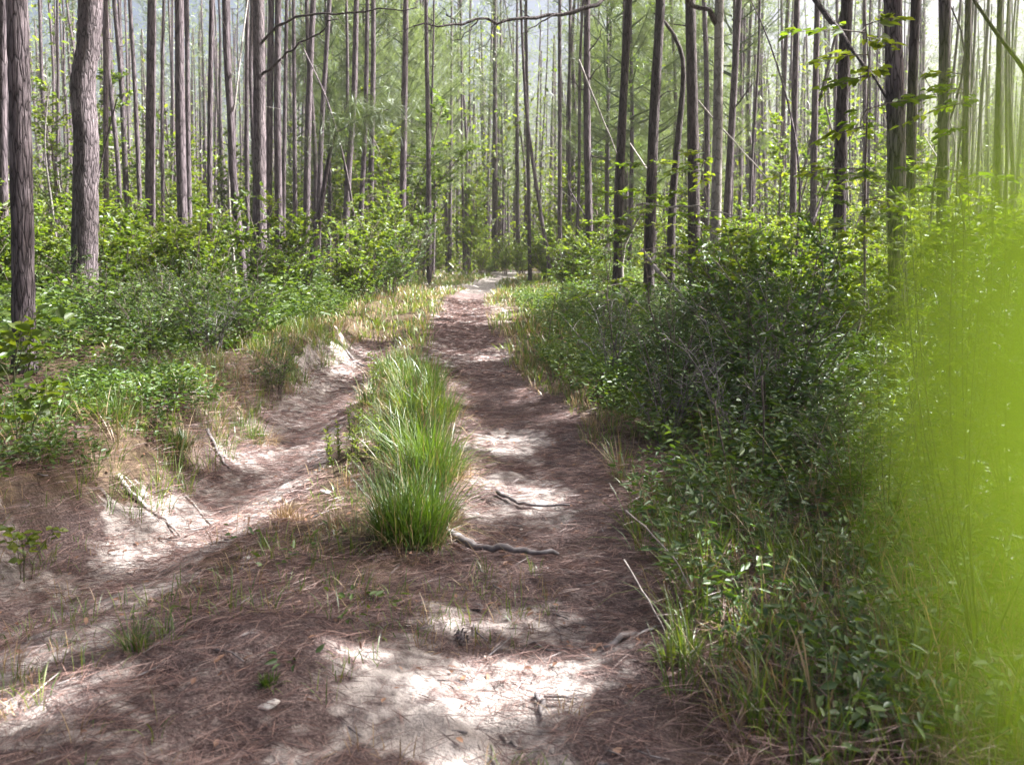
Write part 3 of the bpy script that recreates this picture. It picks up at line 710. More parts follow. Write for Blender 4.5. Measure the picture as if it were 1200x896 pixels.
for k in range(3):
    proto(f'broad{k}', shrub_parts(500+k, 1.6, 1.0, 13, 12, 11, .072, .036, 'leaf'))
    proto(f'dense{k}', shrub_parts(520+k, 1.5, .9, 16, 13, 12, .046, .021, 'leaf_dark', low=.08))
    proto(f'bright{k}', shrub_parts(540+k, 1.9, 1.0, 11, 15, 12, .085, .05, 'leaf_bright'))
    proto(f'sap{k}', sapling_parts(560+k, 3.0))
    proto(f'fen{k}', fennel_parts(580+k, 1.7))
    proto(f'sparse{k}', shrub_parts(660+k, .8, .4, 4, 4, 4, .10, .068, 'leaf_bright', 'stem', low=.35, updn=.35))
    proto(f'thin{k}', shrub_parts(600+k, 1.3, .8, 16, 9, 9, .05, .022, 'leaf', low=.2))
KEYH = dict(broad=1.6, dense=1.5, bright=1.9, thin=1.3)
TOPX = [600, 700, 780, 830, 870, 940, 990, 1015, 1080, 1110, 1250]; TOPY = [322, 330, 335, 300, 240, 228, 280, 305, 305, 245, 215]
def plant(name, key, x, y, s, label, cat='shrub', group=None, sz=1., rz=None, z=None):
    H = KEYH.get(key.rstrip('012'))
    if H and x > 1 and y < 22:                       # how tall the thicket grows, as the photo shows it
        g0 = hz(x, y); e = proj((x, y, g0+H*s*sz))[0]; lim = np.interp(e[0], TOPX, TOPY)
        if abs(e[0]-1052) < 18+.55*s*F/y and y < 9.4: lim = 430
        if e[1] < lim:
            zt = at(e[0], lim, y)[2]-g0; s *= max(.3, min(1, zt/(H*s*sz)))
    root = thing(name, label, cat, (x, y, hz(x, y) if z is None else z), r.uniform(0, 6.28) if rz is None else rz, group)
    root.scale = (s, s, s*sz); st, fo = PROTO[key]
    link('stems', st, root); link('foliage', fo, root); return root
def pplant(name, key, px, d, s, label, **k):
    p = at(px, 400, d); return plant(name, key, p[0], d, s, label, **k)

for k in range(3): proto(f'under{k}', shrub_parts(640+k, 7.0, 2.0, 4, 34, 14, .17, .11, 'leaf_bright', low=.3, updir=.35, tl=.2, updn=.5))
def spread(n, f, sp, used=[]):
    t = 0; got = []
    while len(got) < n and t < 5000:
        x, y = f(); t += 1
        if abs(x-xr(y)) > 2.8 and all((x-a)**2+(y-c)**2 > sp*sp for a, c in used): used.append((x, y)); got.append((x, y))
    return got
for x, y in spread(24, lambda: (r.uniform(-.55, -.04)*(q := r.uniform(30, 62)), q), 3): plant('understorey_tree', f'under{r.integers(3)}', x, y, r.uniform(.7, 1.25), 'pale green leafy understorey tree among the far trunks on the left', cat='tree', group='understorey trees on the left')
for x, y in spread(20, lambda: (r.uniform(.05, .6)*(q := r.uniform(28, 60)), q), 3): plant('understorey_tree', f'under{r.integers(3)}', x, y, r.uniform(.6, 1.2), 'pale green leafy understorey tree among the far trunks on the right', cat='tree', group='understorey trees on the right')
# right-hand thicket, in groups that can be told apart
def scatter(n, fx, keys, name, label, group, smin, smax, sp=.6, sz=(.9, 1.15)):
    got = []; t = 0
    while len(got) < n and t < 4000:
        t += 1; x, y = fx()
        if any((x-a)**2+(y-c)**2 < sp*sp for a, c in got): continue
        got.append((x, y)); plant(name, keys[r.integers(len(keys))], x, y, r.uniform(smin, smax), label, group=group, sz=r.uniform(*sz))
    return got
def band(x0, x1, y0, y1, rel=None):
    def f():
        y = r.uniform(y0, y1); x = r.uniform(x0, x1)
        return (x+(xr(y) if rel == 'r' else xl(y) if rel == 'l' else 0), y)
    return f
scatter(11, band(1.6, 3.8, 5.2, 9.5), ['dense0', 'dense1', 'thin1', 'broad0', 'thin0'], 'evergreen_shrub', 'dark small-leaved evergreen shrub in the near right thicket', 'near thicket evergreens', .75, 1.05)
scatter(11, band(2.4, 5.8, 7, 12), ['broad0', 'broad1', 'broad2', 'bright0', 'bright1', 'thin1'], 'leafy_shrub', 'tall broad-leaved shrub in the right thicket', 'right thicket broadleaf shrubs', .95, 1.3)
scatter(9, lambda: (lambda y: (at(r.uniform(860, 1215), 400, y)[0], y))(r.uniform(9.9, 13)), ['broad0', 'bright1', 'broad2', 'bright0'], 'leafy_shrub', 'loose light green shrub right behind the nearest right pine', 'shrubs behind the nearest right pine', 1.1, 1.5, .8)
scatter(16, band(1.7, 4.8, 10, 16.5, 'r'), ['dense0', 'dense1', 'thin0', 'broad1', 'thin2'], 'leafy_shrub', 'grey-green twiggy shrub along the right trail edge below the dark pines', 'trail edge shrubs on the right', .6, .95)
scatter(22, band(3.5, 13, 12, 23), ['broad0', 'broad2', 'bright1', 'dense2', 'bright2'], 'leafy_shrub', 'sunlit shrub between the dark pines deeper in the right wood', 'deeper shrubs on the right', 1.0, 1.5, 1.0)
scatter(22, band(2.2, 16, 22, 40, 'r'), ['bright0', 'broad1', 'bright2', 'dense0'], 'leafy_shrub', 'low bright shrub among far trunks on the right of the trail', 'far shrubs on the right', 1.0, 1.5, 1.2)
# left
scatter(15, band(-7, -2.4, 8.5, 13.5), ['thin0', 'thin1', 'thin2', 'sparse1'], 'leafy_shrub', 'small open shrub on the shaded left bank', 'left bank shrubs', .5, .85)
scatter(8, band(-9.5, -5.4, 9, 12.5), ['broad0', 'broad1', 'dense1'], 'leafy_shrub', 'dark leafy shrub between the two big left pines', 'shrubs between the two big left pines', .9, 1.3)
scatter(16, band(-9.6, -4.6, 14, 20), ['bright0', 'bright1', 'bright2', 'broad2'], 'leafy_shrub', 'sunlit yellow-green shrub right of the thick crooked pine', 'sunlit shrubs on the left', .85, 1.25, .8)
scatter(24, band(-20, -3.0, 21, 38), ['bright0', 'bright2', 'broad0', 'bright1'], 'leafy_shrub', 'bright shrub among the middle trunks left of the trail', 'middle shrubs on the left', 1.0, 1.5, 1.2)
scatter(9, band(-13, -8, 9, 14), ['sap0', 'sap1', 'broad1'], 'sapling', 'leafy sapling at the left edge behind the nearest pine', 'saplings at the left edge', .8, 1.1)
scatter(14, band(-4.2, 4.4, 44, 50), ['bright0', 'bright1', 'broad1'], 'leafy_shrub', 'sunlit shrub closing the view at the trail bend', 'shrubs at the bend', .8, 1.15, .9)
pplant('leafy_shrub', 'dense1', 473, 29, 1.5, 'rounded deep green bush at the left side of the trail around a dark pine foot', sz=1.25)
pplant('leafy_shrub', 'bright1', 452, 30, 1.2, 'bright yellow-green bush next to the rounded trailside bush', sz=1.3)
pplant('maple_sapling', 'sap0', 985, 7.6, 1.1, rz=.6, sz=1.05, label= 'maple sapling with layered bright leaves in front of the pair of pines', cat='sapling')
pplant('sapling', 'sap1', 1140, 8.2, .85, sz=1.2, label= 'slim sapling with upright lit leaves right of the nearest right pine')
pplant('sapling', 'sap2', 1015, 11.5, .85, sz=1.1, label='leafy sapling between the thicket pine and the nearest right pine')
pplant('sapling', 'sap2', 410, 27, 1.1, 'sapling with pale sunlit leaves beside the leaning young pine')
pplant('leafy_plant', 'sparse1', 22, 4.9, .8, 'low plant with large round leaves at the foot of the nearest left pine', cat='plant')
pplant('leafy_plant', 'sparse2', 8, 6.0, 1.1, 'leggy plant with round pale leaves below the nearest left pine', cat='plant')
pplant('leafy_plant', 'sparse0', 20, 4.15, .5, 'young plant with broad pale leaves at the left picture edge', cat='plant')
pplant('leafy_shrub', 'broad0', 905, 6.4, .9, 'bushy shrub at the front of the thicket with reddish bare stems')
pplant('leafy_shrub', 'dense0', 790, 7.2, .82, 'low dense evergreen shrub leaning over the right trail edge')
pplant('leafy_shrub', 'broad1', 1010, 4.6, .42, 'small broad-leaved plant low in the right-hand grass', cat='plant')
for k in range(3): proto(f'bare{k}', shrub_parts(680+k, 1.5, .7, 9, 12, 2, .045, .02, 'leaf', 'darkstick', low=.25, tl=.3))
for px, d, s, lab in ((640, 13, .55, 'young sapling lowest along the right trail edge'), (690, 11.5, .62, 'leafy sapling before the right-leaning dark pine'), (735, 9.5, .62, 'thin sapling between the trail edge shrubs and the hooked trunk'), (800, 8.6, .72, 'loose leafy sapling standing at the front of the thicket'), (850, 10, .85, 'tall loose sapling below the grey mottled hardwood'), (960, 9.0, .72, 'loose sapling rising left of the nearest right pine')):
    pplant('sapling', f'sap{int(px) % 3}', px, d, s, lab)
for px, d, s, lab in ((715, 9.6, .8, 'bare grey twiggy bush at the trail edge below the dark pines'), (785, 6.6, .62, 'bare twiggy bush low before the thicket shadow'), (865, 6.0, .75, 'bare stemmed bush with few leaves in the near thicket'), (930, 7.0, .9, 'tallest bare twiggy bush in the thicket'), (250, 9.0, .6, 'bare twiggy bush on the shaded left bank')):
    pplant('bare_shrub', f'bare{int(px) % 3}', px, d, s, lab)
for px, d, s, lab in ((1120, 3.6, .95, 'tallest feathery weed before the nearest right pine'), (1160, 3.0, .95, 'feathery weed nearest to the green blur'), (1045, 4.3, .7, 'short feathery weed among the right-hand grass stalks'), (1190, 4.2, 1.05, 'feathery weed at the right edge behind the others'), (1130, 4.9, 1.0, 'feathery weed deepest in the right thicket')):
    pplant('feathery_weed', f'fen{int(px) % 3}', px, d, s, lab, cat='weed')

scatter(9, lambda: (lambda y: (r.uniform(.62*y+.9, 8.5), y))(r.uniform(2.5, 8)), ['broad0', 'dense1', 'bright2', 'thin0'], 'leafy_shrub', 'leafy shrub hidden beyond the green blur at the right', 'shrubs beyond the green blur', .7, 1.1, 1.0)
scatter(7, lambda: (lambda y: (r.uniform(-8.5, -.6*y-.8), y))(r.uniform(3.5, 8)), ['broad1', 'dense0', 'bright1'], 'leafy_shrub', 'leafy shrub just outside the left edge of the view', 'shrubs beyond the left edge', .6, 1.0, 1.0)

# ------------------------------------------------------------------ grass, undergrowth, litter
def spots(n, fx, cond=None):
    out = []
    while len(out) < n:
        x, y = fx()
        if cond is None or cond(x, y): out.append((x, y))
    a = np.array(out); return np.column_stack([a, height(a[:, 0], a[:, 1])])
def clumpy(x, y, s, th, sc=1.3): return vn(x*sc, y*sc, s) > th
def tuft(mb, p, n, rad, H, W, lean=.55, tint=(.2, .9), r=rng):
    a = r.uniform(0, 6.28, n); q = rad*np.sqrt(r.random(n)); pos = np.column_stack([p[0]+np.cos(a)*q, p[1]+np.sin(a)*q, np.full(n, p[2]-.01)])
    blades(mb, pos, H*r.uniform(.45, 1.05, n), np.abs(r.normal(size=n))*.35*lean+.15*q/max(rad, .01), a+r.normal(size=n)*.7, W, r.uniform(*tint, n))
def clump(px, py, n, rad, H, label, mat='grass', W=.0046, cat='grass clump', name='grass_clump', tint=(.15, .72), dry=150):
    p = gnd(px, py); z = hz(p[0], p[1]); root = thing(name, label, cat, (p[0], p[1], z))
    b = MB(); 
    for k in range(max(1, n//60)):
        a = rng.uniform(0, 6.28); q = rad*math.sqrt(rng.random())
        tuft(b, (cos(a)*q, sin(a)*q, 0), min(n, 60), rad*.4, H*rng.uniform(.5, 1.12)*(1-.25*q/rad), W, 1.0, tint)
    b.obj('blades', M[mat], root)
    if dry > 50:
        b = MB(); tuft(b, (0, 0, 0), dry, rad*1.5, H*.6, W*.8, 1.7, (.2, .9)); tuft(b, (0, 0, 0), dry//9, rad, H*1.0, W*.7, .9, (.2, .9)); b.obj('dry_blades', M['straw'], root)
clump(484, 638, 1300, .135, .66, 'biggest and nearest clump of tall bright grass on the middle ridge')
clump(500, 575, 900, .15, .70, 'tall grass clump close behind the nearest one on the middle ridge')
clump(480, 540, 800, .2, .58, 'pale lit grass clump on the left flank of the middle ridge')
clump(497, 500, 800, .22, .62, 'farthest tall clump of the grass ridge beside the path', W=.006)
clump(492, 470, 600, .2, .55, 'mid-green grass clump between the tall clumps at the back of the ridge', W=.006)
clump(470, 450, 600, .25, .45, 'farthest low grass patch of the ridge before the sandy gap', W=.007)
clump(455, 478, 500, .22, .42, 'low bright grass clump at the far end of the ridge', W=.006)
clump(205, 548, 260, .12, .30, 'green grass tuft on the edge of the left bank above a pale root')
clump(135, 560, 260, .12, .30, 'straw-tipped grass tuft on the bank edge nearest the left side', dry=140)
clump(300, 505, 260, .12, .30, 'upright grass tuft on the bank beside the narrow rut')
clump(330, 615, 200, .11, .20, 'brown dried grass tuft between rut and ridge', mat='straw', dry=0)
clump(530, 560, 240, .09, .28, 'small grass tuft leaning to the path from the big clump')
clump(800, 770, 160, .07, .26, 'sunlit sprawling grass tuft on the right verge near the path', W=.008, tint=(.6, 1), dry=50)
clump(305, 830, 46, .05, .15, 'small grass sprig with broad blades on the needle mound', W=.007, dry=0)
clump(140, 800, 60, .09, .22, 'thin grass sprig on the sand at lower left', dry=10)
clump(520, 610, 120, .07, .22, 'fringe of short grass at the right foot of the big clump')
for px, py, s, lab in ((410, 560, .35, 'upright leafy weed with thin pale stems left of the big grass clump'), (395, 540, .3, 'leafy weed at the rut edge left of the ridge grass'), (425, 520, .36, 'tall leafy weed between the rut and the grass ridge'), (440, 470, .4, 'pale weed standing at the back of the grass ridge')):
    p = gnd(px, py); z = hz(p[0], p[1]); root = thing('weed', lab, 'weed', (p[0], p[1], z)); sb, lb = MB(), MB()
    for k in range(7):
        q = rng.normal(size=3)*.07; q[2] = 0; t = q*1.3+rng.normal(size=3)*.03; t[2] = s*rng.uniform(.7, 1.1)
        tube(sb, [q, (q+t)/2, t], [.003, .0025, .0012], 4, cap=False)
        m = 36; v = rng.uniform(.15, 1, m)[:, None]; a = rng.uniform(0, 6.28, m)
        leaves(lb, q+(t-q)*v, np.column_stack([np.cos(a), np.sin(a), rng.uniform(.3, 1.2, m)]), rng.normal(size=(m, 3))*.4+[0, 0, 1], .038*rng.uniform(.7, 1.2, m), .009, rng.uniform(.4, 1, m))
    sb.obj('stems', M['stem'], root); lb.obj('foliage', M['leaf_bright'], root)

gb, sb = MB(), MB()
def grassfield(P, H, W, n=5, lean=.9, dryp=.25, rad=.05, tint=(.15, .9)):
    for p in P:
        tuft(sb if rng.random() < dryp else gb, p, n, rad, H*rng.uniform(.5, 1.2), W, lean, tint)
tk = lambda x, y: float(trackness(np.array(x), np.array(y)))
grassfield(spots(1250, band(.38, 3.2, 2.4, 6), lambda x, y: tk(x, y) < .6 and clumpy(x, y, 61, .3, 2) and r.random() < .45+.6*(x-.4)), .34, .0055, 9, 1.0, .22, .05)
grassfield(spots(800, band(.5, 2.2, 4.5, 12, 'r'), lambda x, y: tk(x, y) < .6 and clumpy(x, y, 62, .35, 2)), .17, .005, 9, 1.1, .4, .05)
grassfield(spots(900, band(-1.6, -.30, 4.0, 13, 'l'), lambda x, y: clumpy(x, y, 63, .35, 1.6)), .27, .005, 9, 1.0, .17, .05)
grassfield(spots(330, lambda: (lambda y: ((xr(y)+xl(y))/2+r.normal()*.28, y))(r.uniform(4.2, 15)), lambda x, y: tk(x, y) < .75), .16, .005, 8, 1.1, .5, .06)
grassfield(spots(420, band(-3.4, .2, 2.3, 4.6), lambda x, y: clumpy(x, y, 64, .5, 2.5) and sandmask(np.array(x), np.array(y)) < .5), .13, .004, 7, 1.2, .35, .05)
far_g = spots(3800, band(-4.5, 3.2, 9, 46, 'r'), lambda x, y: tk(x, y) < .5 and clumpy(x, y, 65, .25, .9))
for p in far_g: tuft(sb if rng.random() < .28 else gb, p, 6, .16, .26*rng.uniform(.5, 1.3), .006+.0006*p[1], 1.0, (.3, 1.))
grassfield(spots(160, band(1.2, 3.4, 2.6, 5.5)), .6, .004, 3, .7, .6, .04)
tag(gb.obj('grass', M['grass']), 'green grass growing along both verges and the middle of the trail', 'grass', kind='stuff')
tag(sb.obj('dry_grass', M['straw']), 'dry straw-coloured grass mixed into the trail verges', 'dry grass', kind='stuff')

ub, ud = MB(), MB()
def herb(mb, P, H, nl, L, W, tint):
    n = len(P); k = nl; pos = np.repeat(P, k, 0); m = n*k
    hh = np.repeat(H*rng.uniform(.5, 1.15, n), k); v = rng.uniform(.2, 1, m); a = rng.uniform(0, 6.28, m); sp = np.repeat(rng.normal(size=(n, 2))*.18, k, 0)
    rad = .07+.06*rng.random(m)
    pos = pos + np.column_stack([np.cos(a)*rad*v+sp[:, 0]*v*hh, np.sin(a)*rad*v+sp[:, 1]*v*hh, hh*v])
    tn = np.clip(np.repeat(rng.uniform(tint[0], tint[1], n), k)+rng.normal(size=m)*.13, 0, 1)
    leaves(mb, pos, np.column_stack([np.cos(a), np.sin(a), rng.uniform(-.3, .7, m)]), np.array([0, 0, 1.])+rng.normal(size=(m, 3))*.5, L*rng.uniform(.6, 1.3, m), W*rng.uniform(.7, 1.2, m), tn)
herb(ub, spots(800, band(-6.5, -.9, 8.2, 16, 'l'), lambda x, y: clumpy(x, y, 73, .35, .9)), .5, 26, .06, .03, (.2, .85))
herb(ub, spots(300, band(-6, -.8, 8, 16, 'l'), lambda x, y: clumpy(x, y, 76, .5, .8)), .75, 16, .10, .055, (.45, 1))
herb(ub, spots(230, band(-4.5, -.7, 5.2, 8.6, 'l'), lambda x, y: clumpy(x, y, 74, .45, 1.2)), .32, 14, .05, .024, (.3, .9))
grassfield(spots(330, band(-4.5, -.5, 4.6, 9, 'l'), lambda x, y: clumpy(x, y, 75, .35, 1.3)), .34, .005, 8, 1.0, .2, .06)
herb(ud, spots(520, band(-7.5, -1.2, 8.5, 15, 'l')), .62, 30, .065, .02, (.2, .9))
herb(ub, spots(500, band(-1.6, -.6, 4.2, 7.5, 'l'), lambda x, y: clumpy(x, y, 71, .5)), .2, 18, .04, .02, (.3, .8))
herb(ub, spots(560, band(.7, 3.6, 2.4, 5.6), lambda x, y: clumpy(x, y, 77, .3, 1.5)), .3, 20, .05, .022, (.15, .75))
herb(ub, spots(420, band(.85, 2.4, 4.8, 12, 'r')), .38, 22, .055, .026, (.3, .95))
herb(ud, spots(900, band(1.4, 6, 5, 12)), .6, 34, .055, .025, (.2, .8))
herb(ub, spots(1100, band(1.3, 5, 8, 24, 'r')), .5, 26, .06, .028, (.2, .8))
herb(ub, spots(1500, band(-14, -2.2, 15, 34, 'r')), .6, 26, .085, .04, (.3, .9))
herb(ub, spots(700, band(2.5, 14, 20, 40, 'r')), .7, 26, .1, .045, (.3, .9))
herb(ub, spots(26, band(-3.3, .0, 2.6, 4.6), lambda x, y: clumpy(x, y, 72, .5, 2) and x < -.5 and sandmask(np.array(x), np.array(y)) < .3), .10, 7, .04, .018, (.3, .8))
herb(ub, spots(420, band(3.2, 9, 2.4, 8)), .35, 20, .055, .026, (.2, .8))
herb(ub, spots(420, lambda: (lambda y: (r.uniform(-9, -.58*y-.4), y))(r.uniform(2.8, 9))), .35, 20, .055, .026, (.2, .8))
tag(ub.obj('undergrowth', M['leaf']), 'low leafy ground cover filling the banks on both sides of the trail', 'undergrowth', kind='stuff')
tag(ud.obj('fern_undergrowth', M['leaf_dark']), 'darker leafy undergrowth under the thickets', 'undergrowth', kind='stuff')

# far wood behind the trees one can tell apart
fb, tb = MB(), MB()
n = 80000
y = 46+62*rng.random(n); x = rng.uniform(-1, 1, n)*.72*y; hh = 13*rng.random(n)**1.8*(.15+1.3*vn(x*.2, y*.2, 81)**1.5)
sel = ~((np.abs(x-xr(y)) < 1.6) & (y < 60)); x, y, hh = x[sel], y[sel], hh[sel]; n = len(x)
leaves(fb, np.column_stack([x, y, hh]), rng.normal(size=(n, 3)), np.array([0, 0, 1.])+rng.normal(size=(n, 3))*.6, .34*rng.uniform(.5, 1.2, n), .2, rng.uniform(.2, .95, n))
tag(fb.obj('distant_thicket', M['leaf_bright']), 'bright mass of far-off understorey glimpsed between the trunks', 'far wood', kind='stuff')
pos = []
for k in range(560):
    y = rng.uniform(66, 125); x = rng.uniform(-1, 1)*.68*y; q = rng.uniform(.09, .2); ln = rng.normal(size=2)*.5
    tube(tb, [(x, y, -.3), (x+ln[0]*.4, y, 9), (x+ln[0], y, 21)], [q*1.2, q, q*.5], 6, cap=False)
tag(tb.obj('far_trunks', M['bark']), 'far-off pine trunks merging into one mass behind the stand', 'far wood', kind='stuff')
nb = MB(); n = 280000
y = rng.uniform(58, 120, n); x = rng.uniform(-1, 1, n)*.72*y; zz = rng.uniform(5, 23, n)
sel = vn(x*.35+zz*.13, y*.3+zz*.4, 91) > .48+.04*(x < -.2*y); x, y, zz = x[sel], y[sel], zz[sel]; n = len(x)
needles(nb, np.column_stack([x, y, zz]), rng.normal(size=(n, 3)), .55, .05, rng.uniform(.2, .9, n))
tag(nb.obj('far_canopy', M['needle_far']), 'far-off pine canopy merging into one pale mass', 'far wood', kind='stuff')

# fallen needles
lb = MB()
def litter(P, L, W, lift=.02):
    n = len(P); a = rng.uniform(0, 6.28, n)+0; d = np.column_stack([np.cos(a), np.sin(a), rng.normal(size=n)*.10+.03])
    P = P+np.column_stack([0*a, 0*a, rng.random(n)**2*lift+.003])
    t = rng.uniform(0, 1, n)
    for q in range(2):                                # fallen in pairs
        needles(lb, P, d+rng.normal(size=(n, 3))*[.07, .07, .03], L*rng.uniform(.6, 1.2, n), W, np.clip(t+rng.normal(size=n)*.1, 0, 1), sag=.03)
def spotsv(n, x0, x1, y0, y1, f):
    x = rng.uniform(x0, x1, n); y = rng.uniform(y0, y1, n); k = rng.random(n) < f(x, y); x, y = x[k], y[k]
    return np.column_stack([x, y, height(x, y)])
def litden(x, y):
    s = np.clip(sandmask(x, y)+(fbm(x*2.6, y*2.6, 41)-.5)*1.1, 0, 1); return np.clip(1.05-1.1*s, .14, 1)*(.35+.65*vn(x*4, y*4, 42))
litter(spotsv(62000, -3.6, 1.5, 2.2, 5, litden), .14, .0019, .03)
litter(spotsv(70000, -2.6, 1.6, 5, 10, lambda x, y: litden(x, y)*(.35+.65*trackness(x, y))), .15, .0022, .02)
litter(spotsv(40000, -3, 1, 10, 26, lambda x, y: trackness(x, y)), .17, .006, .02)
litter(spotsv(40000, .6, 3.4, 2.3, 6, lambda x, y: .6+0*x), .16, .0019, .16)
litter(spotsv(26000, -4, -1.6, 4, 9, lambda x, y: .7+0*x), .16, .0021, .1)
tag(lb.obj('pine_needles', M['litter']), 'reddish fallen pine needles carpeting the trail', 'pine needles', kind='stuff')

db = MB()
P = spotsv(2600, -3.5, 2.5, 2.2, 11, lambda x, y: .3+.7*vn(x*1.5, y*1.5, 44)); m = len(P)
leaves(db, P+[0, 0, .012], np.column_stack([rng.normal(size=(m, 2)), rng.normal(size=m)*.15]), np.array([0, 0, 1.])+rng.normal(size=(m, 3))*.3, rng.uniform(.02, .05, m), rng.uniform(.01, .024, m), rng.uniform(0, 1, m), fold=.35, droop=-.12)
tag(db.obj('leaf_litter', M['redleaf']), 'small dead leaves scattered over the trail', 'leaf litter', kind='stuff')
db = MB()
for p in spotsv(420, -3.4, 2.2, 2.3, 9, lambda x, y: .4+.6*vn(x*2, y*2, 45)):
    a = rng.uniform(0, 6.28); ln = rng.uniform(.05, .22); d = np.array([cos(a), sin(a), rng.normal()*.06]); q = p+[0, 0, .008]
    k1 = q+d*ln*.5+rng.normal(size=3)*[.012, .012, .003]; tube(db, [q, k1, q+d*ln], rng.uniform(.0018, .005)*np.array([1, .9, .6]), 5)
    if rng.random() < .4: tube(db, [k1, k1+(d+rng.normal(size=3)*[.7, .7, .1])*ln*.35], [.0022, .0012], 4)
tag(db.obj('twig_litter', M['darkstick']), 'short broken twigs scattered over the trail', 'twig litter', kind='stuff')

# ------------------------------------------------------------------ sticks, roots, flakes
def stick(name, label, cat, pp, rad, mat, n=12, z=None, jit=.006, lift=.6, taper=.4, ends=None):
    if ends is None:
        P = []
        for a, c in pp:
            g = gnd(a, c); P.append([g[0], g[1], hz(g[0], g[1])+rad*lift])
    else: P = [at(a, c, dd) for (a, c), dd in zip(pp, ends)]
    P = curve(P, n); P[1:-1] += rng.normal(size=(n-2, 3))*jit
    if ends is None: P[:, 2] = np.maximum(P[:, 2], height(P[:, 0], P[:, 1])+rad*lift*.6)
    o = P.mean(0); b = MB(); tube(b, P-o, rad*np.linspace(1, taper, n)*(1+.12*rng.normal(size=n)), 8, bumpy=.1)
    return tag(b.obj(name, M[mat], None, True, o), label, cat)
stick('fallen_branch', 'dark grey fallen branch lying across the path right of the big grass clump', 'branch', [(519, 630), (548, 637), (575, 640), (610, 645), (655, 648)], .024, 'darkstick', 16, lift=1.9)
stick('fallen_branch', 'thin dark stick lying across the path behind the grey fallen branch', 'branch', [(583, 575), (610, 583), (640, 586), (668, 588)], .013, 'darkstick', lift=2)
stick('exposed_root', 'pale exposed root sticking out of the left bank into the rut', 'root', [(138, 583), (165, 586), (190, 588), (212, 596)], .016, 'deadwood', 14, lift=.7)
stick('exposed_root', 'thin forked-looking root lying in the rut right of the pale root', 'root', [(215, 568), (235, 574), (250, 580), (262, 588)], .010, 'deadwood', 12, lift=.6)
stick('exposed_root', 'dark bent root on the rut edge above the pale roots', 'root', [(243, 527), (258, 532), (270, 536)], .016, 'darkstick', 10, lift=1)
stick('twig', 'short pale broken stick on bright sand at the bottom of the path', 'stick', [(586, 838), (600, 848), (617, 859)], .008, 'deadwood', 8)
stick('twig', 'upright pale twig lying towards the viewer at the bottom edge', 'stick', [(576, 855), (579, 876), (582, 900)], .007, 'deadwood', 8)
stick('twig', 'short dark stick standing on the bright sand patch', 'stick', [(630, 798), (633, 812), (634, 828)], .011, 'darkstick', 8)
stick('twig', 'pale thin stick beside the short dark stick on the sand', 'stick', [(640, 812), (660, 811), (672, 806)], .006, 'deadwood', 8)
stick('fallen_branch', 'dark stick half hidden by grass at the right path edge', 'branch', [(708, 746), (730, 742), (755, 736), (775, 730)], .014, 'darkstick', 12)
stick('twig', 'forked pale twig at the lower right end of the path', 'stick', [(700, 882), (716, 888), (735, 893)], .009, 'darkstick', 10)
stick('twig', 'long thin dark twig on the sand stripe', 'stick', [(620, 735), (650, 739), (690, 741)], .005, 'darkstick', 10)
stick('twig', 'small dark twig in the left rut', 'stick', [(330, 470), (350, 466), (372, 468)], .012, 'darkstick', 8)
stick('fallen_branch', 'dark curved stick lying on the far sand patch of the left rut', 'branch', [(392, 409), (410, 412), (430, 418), (450, 417)], .025, 'darkstick', 10)
stick('dead_branch', 'grey leaning stick in the shadow under the right thicket', 'branch', [(818, 618), (832, 590), (850, 566)], .012, 'darkstick', 10, ends=[4.6, 4.8, 5.0])
stick('dead_branch', 'thick bleached dead branch slanting down through the right thicket', 'branch', [(752, 293), (770, 314), (788, 335), (822, 369), (842, 392)], .026, 'deadwood', 14, ends=[11, 10.8, 10.6, 10.2, 10], jit=.015)
stick('dead_branch', 'thin bleached branch fallen at the trail side of the thicket', 'branch', [(725, 329), (742, 348), (759, 367)], .018, 'deadwood', 8, ends=[12, 11.9, 11.8])
stick('dead_branch', 'pale horizontal dead twig across the dark pine trunks', 'branch', [(746, 240), (785, 243), (818, 242), (850, 249), (878, 259)], .014, 'deadwood', 14, ends=[12, 11.8, 11.6, 11.4, 11.2], jit=.015)
stick('dead_branch', 'pale dead branch slanting behind the hooked trunk up in the right wood', 'branch', [(816, 115), (850, 155), (895, 204), (915, 228)], .024, 'bark_grey', 10, ends=[24, 24, 24, 24])
stick('dead_branch', 'bleached dead trunk slanting beside the knotty pine', 'branch', [(678, 70), (700, 125), (727, 190)], .032, 'bark_grey', 10, ends=[24, 24, 24])
stick('dead_branch', 'dark bare branch slanting onto the nearest right pine', 'branch', [(950, -8), (985, 40), (1015, 80), (1045, 124)], .035, 'bark_dark', 10, ends=[11, 10.6, 10.1, 9.6])
for pp, ends, lab, rd in (([(733, 598), (765, 625), (795, 662), (815, 700), (828, 736)], [3.7, 3.65, 3.6, 3.5, 3.45], 'bent pale dry stalk arching over the right verge', .0055), ([(731, 655), (752, 690), (780, 740), (812, 795)], [3.4, 3.35, 3.25, 3.15], 'straight pale dry stalk below the bent one on the right verge', .0045), ([(838, 470), (845, 520), (858, 575), (868, 612)], [5.0, 5.0, 5.0, 5.0], 'tan dry stem standing before the thicket shadow', .007), ([(893, 440), (895, 500), (893, 560), (894, 590)], [5.0, 5.0, 5.0, 5.0], 'reddish dry stem upright in front of the bushy shrub', .007)):
    stick('dry_stalk', lab, 'stalk', pp, rd*.8, 'deadwood' if rd < .006 else 'twig', 12, ends=ends, jit=.003)
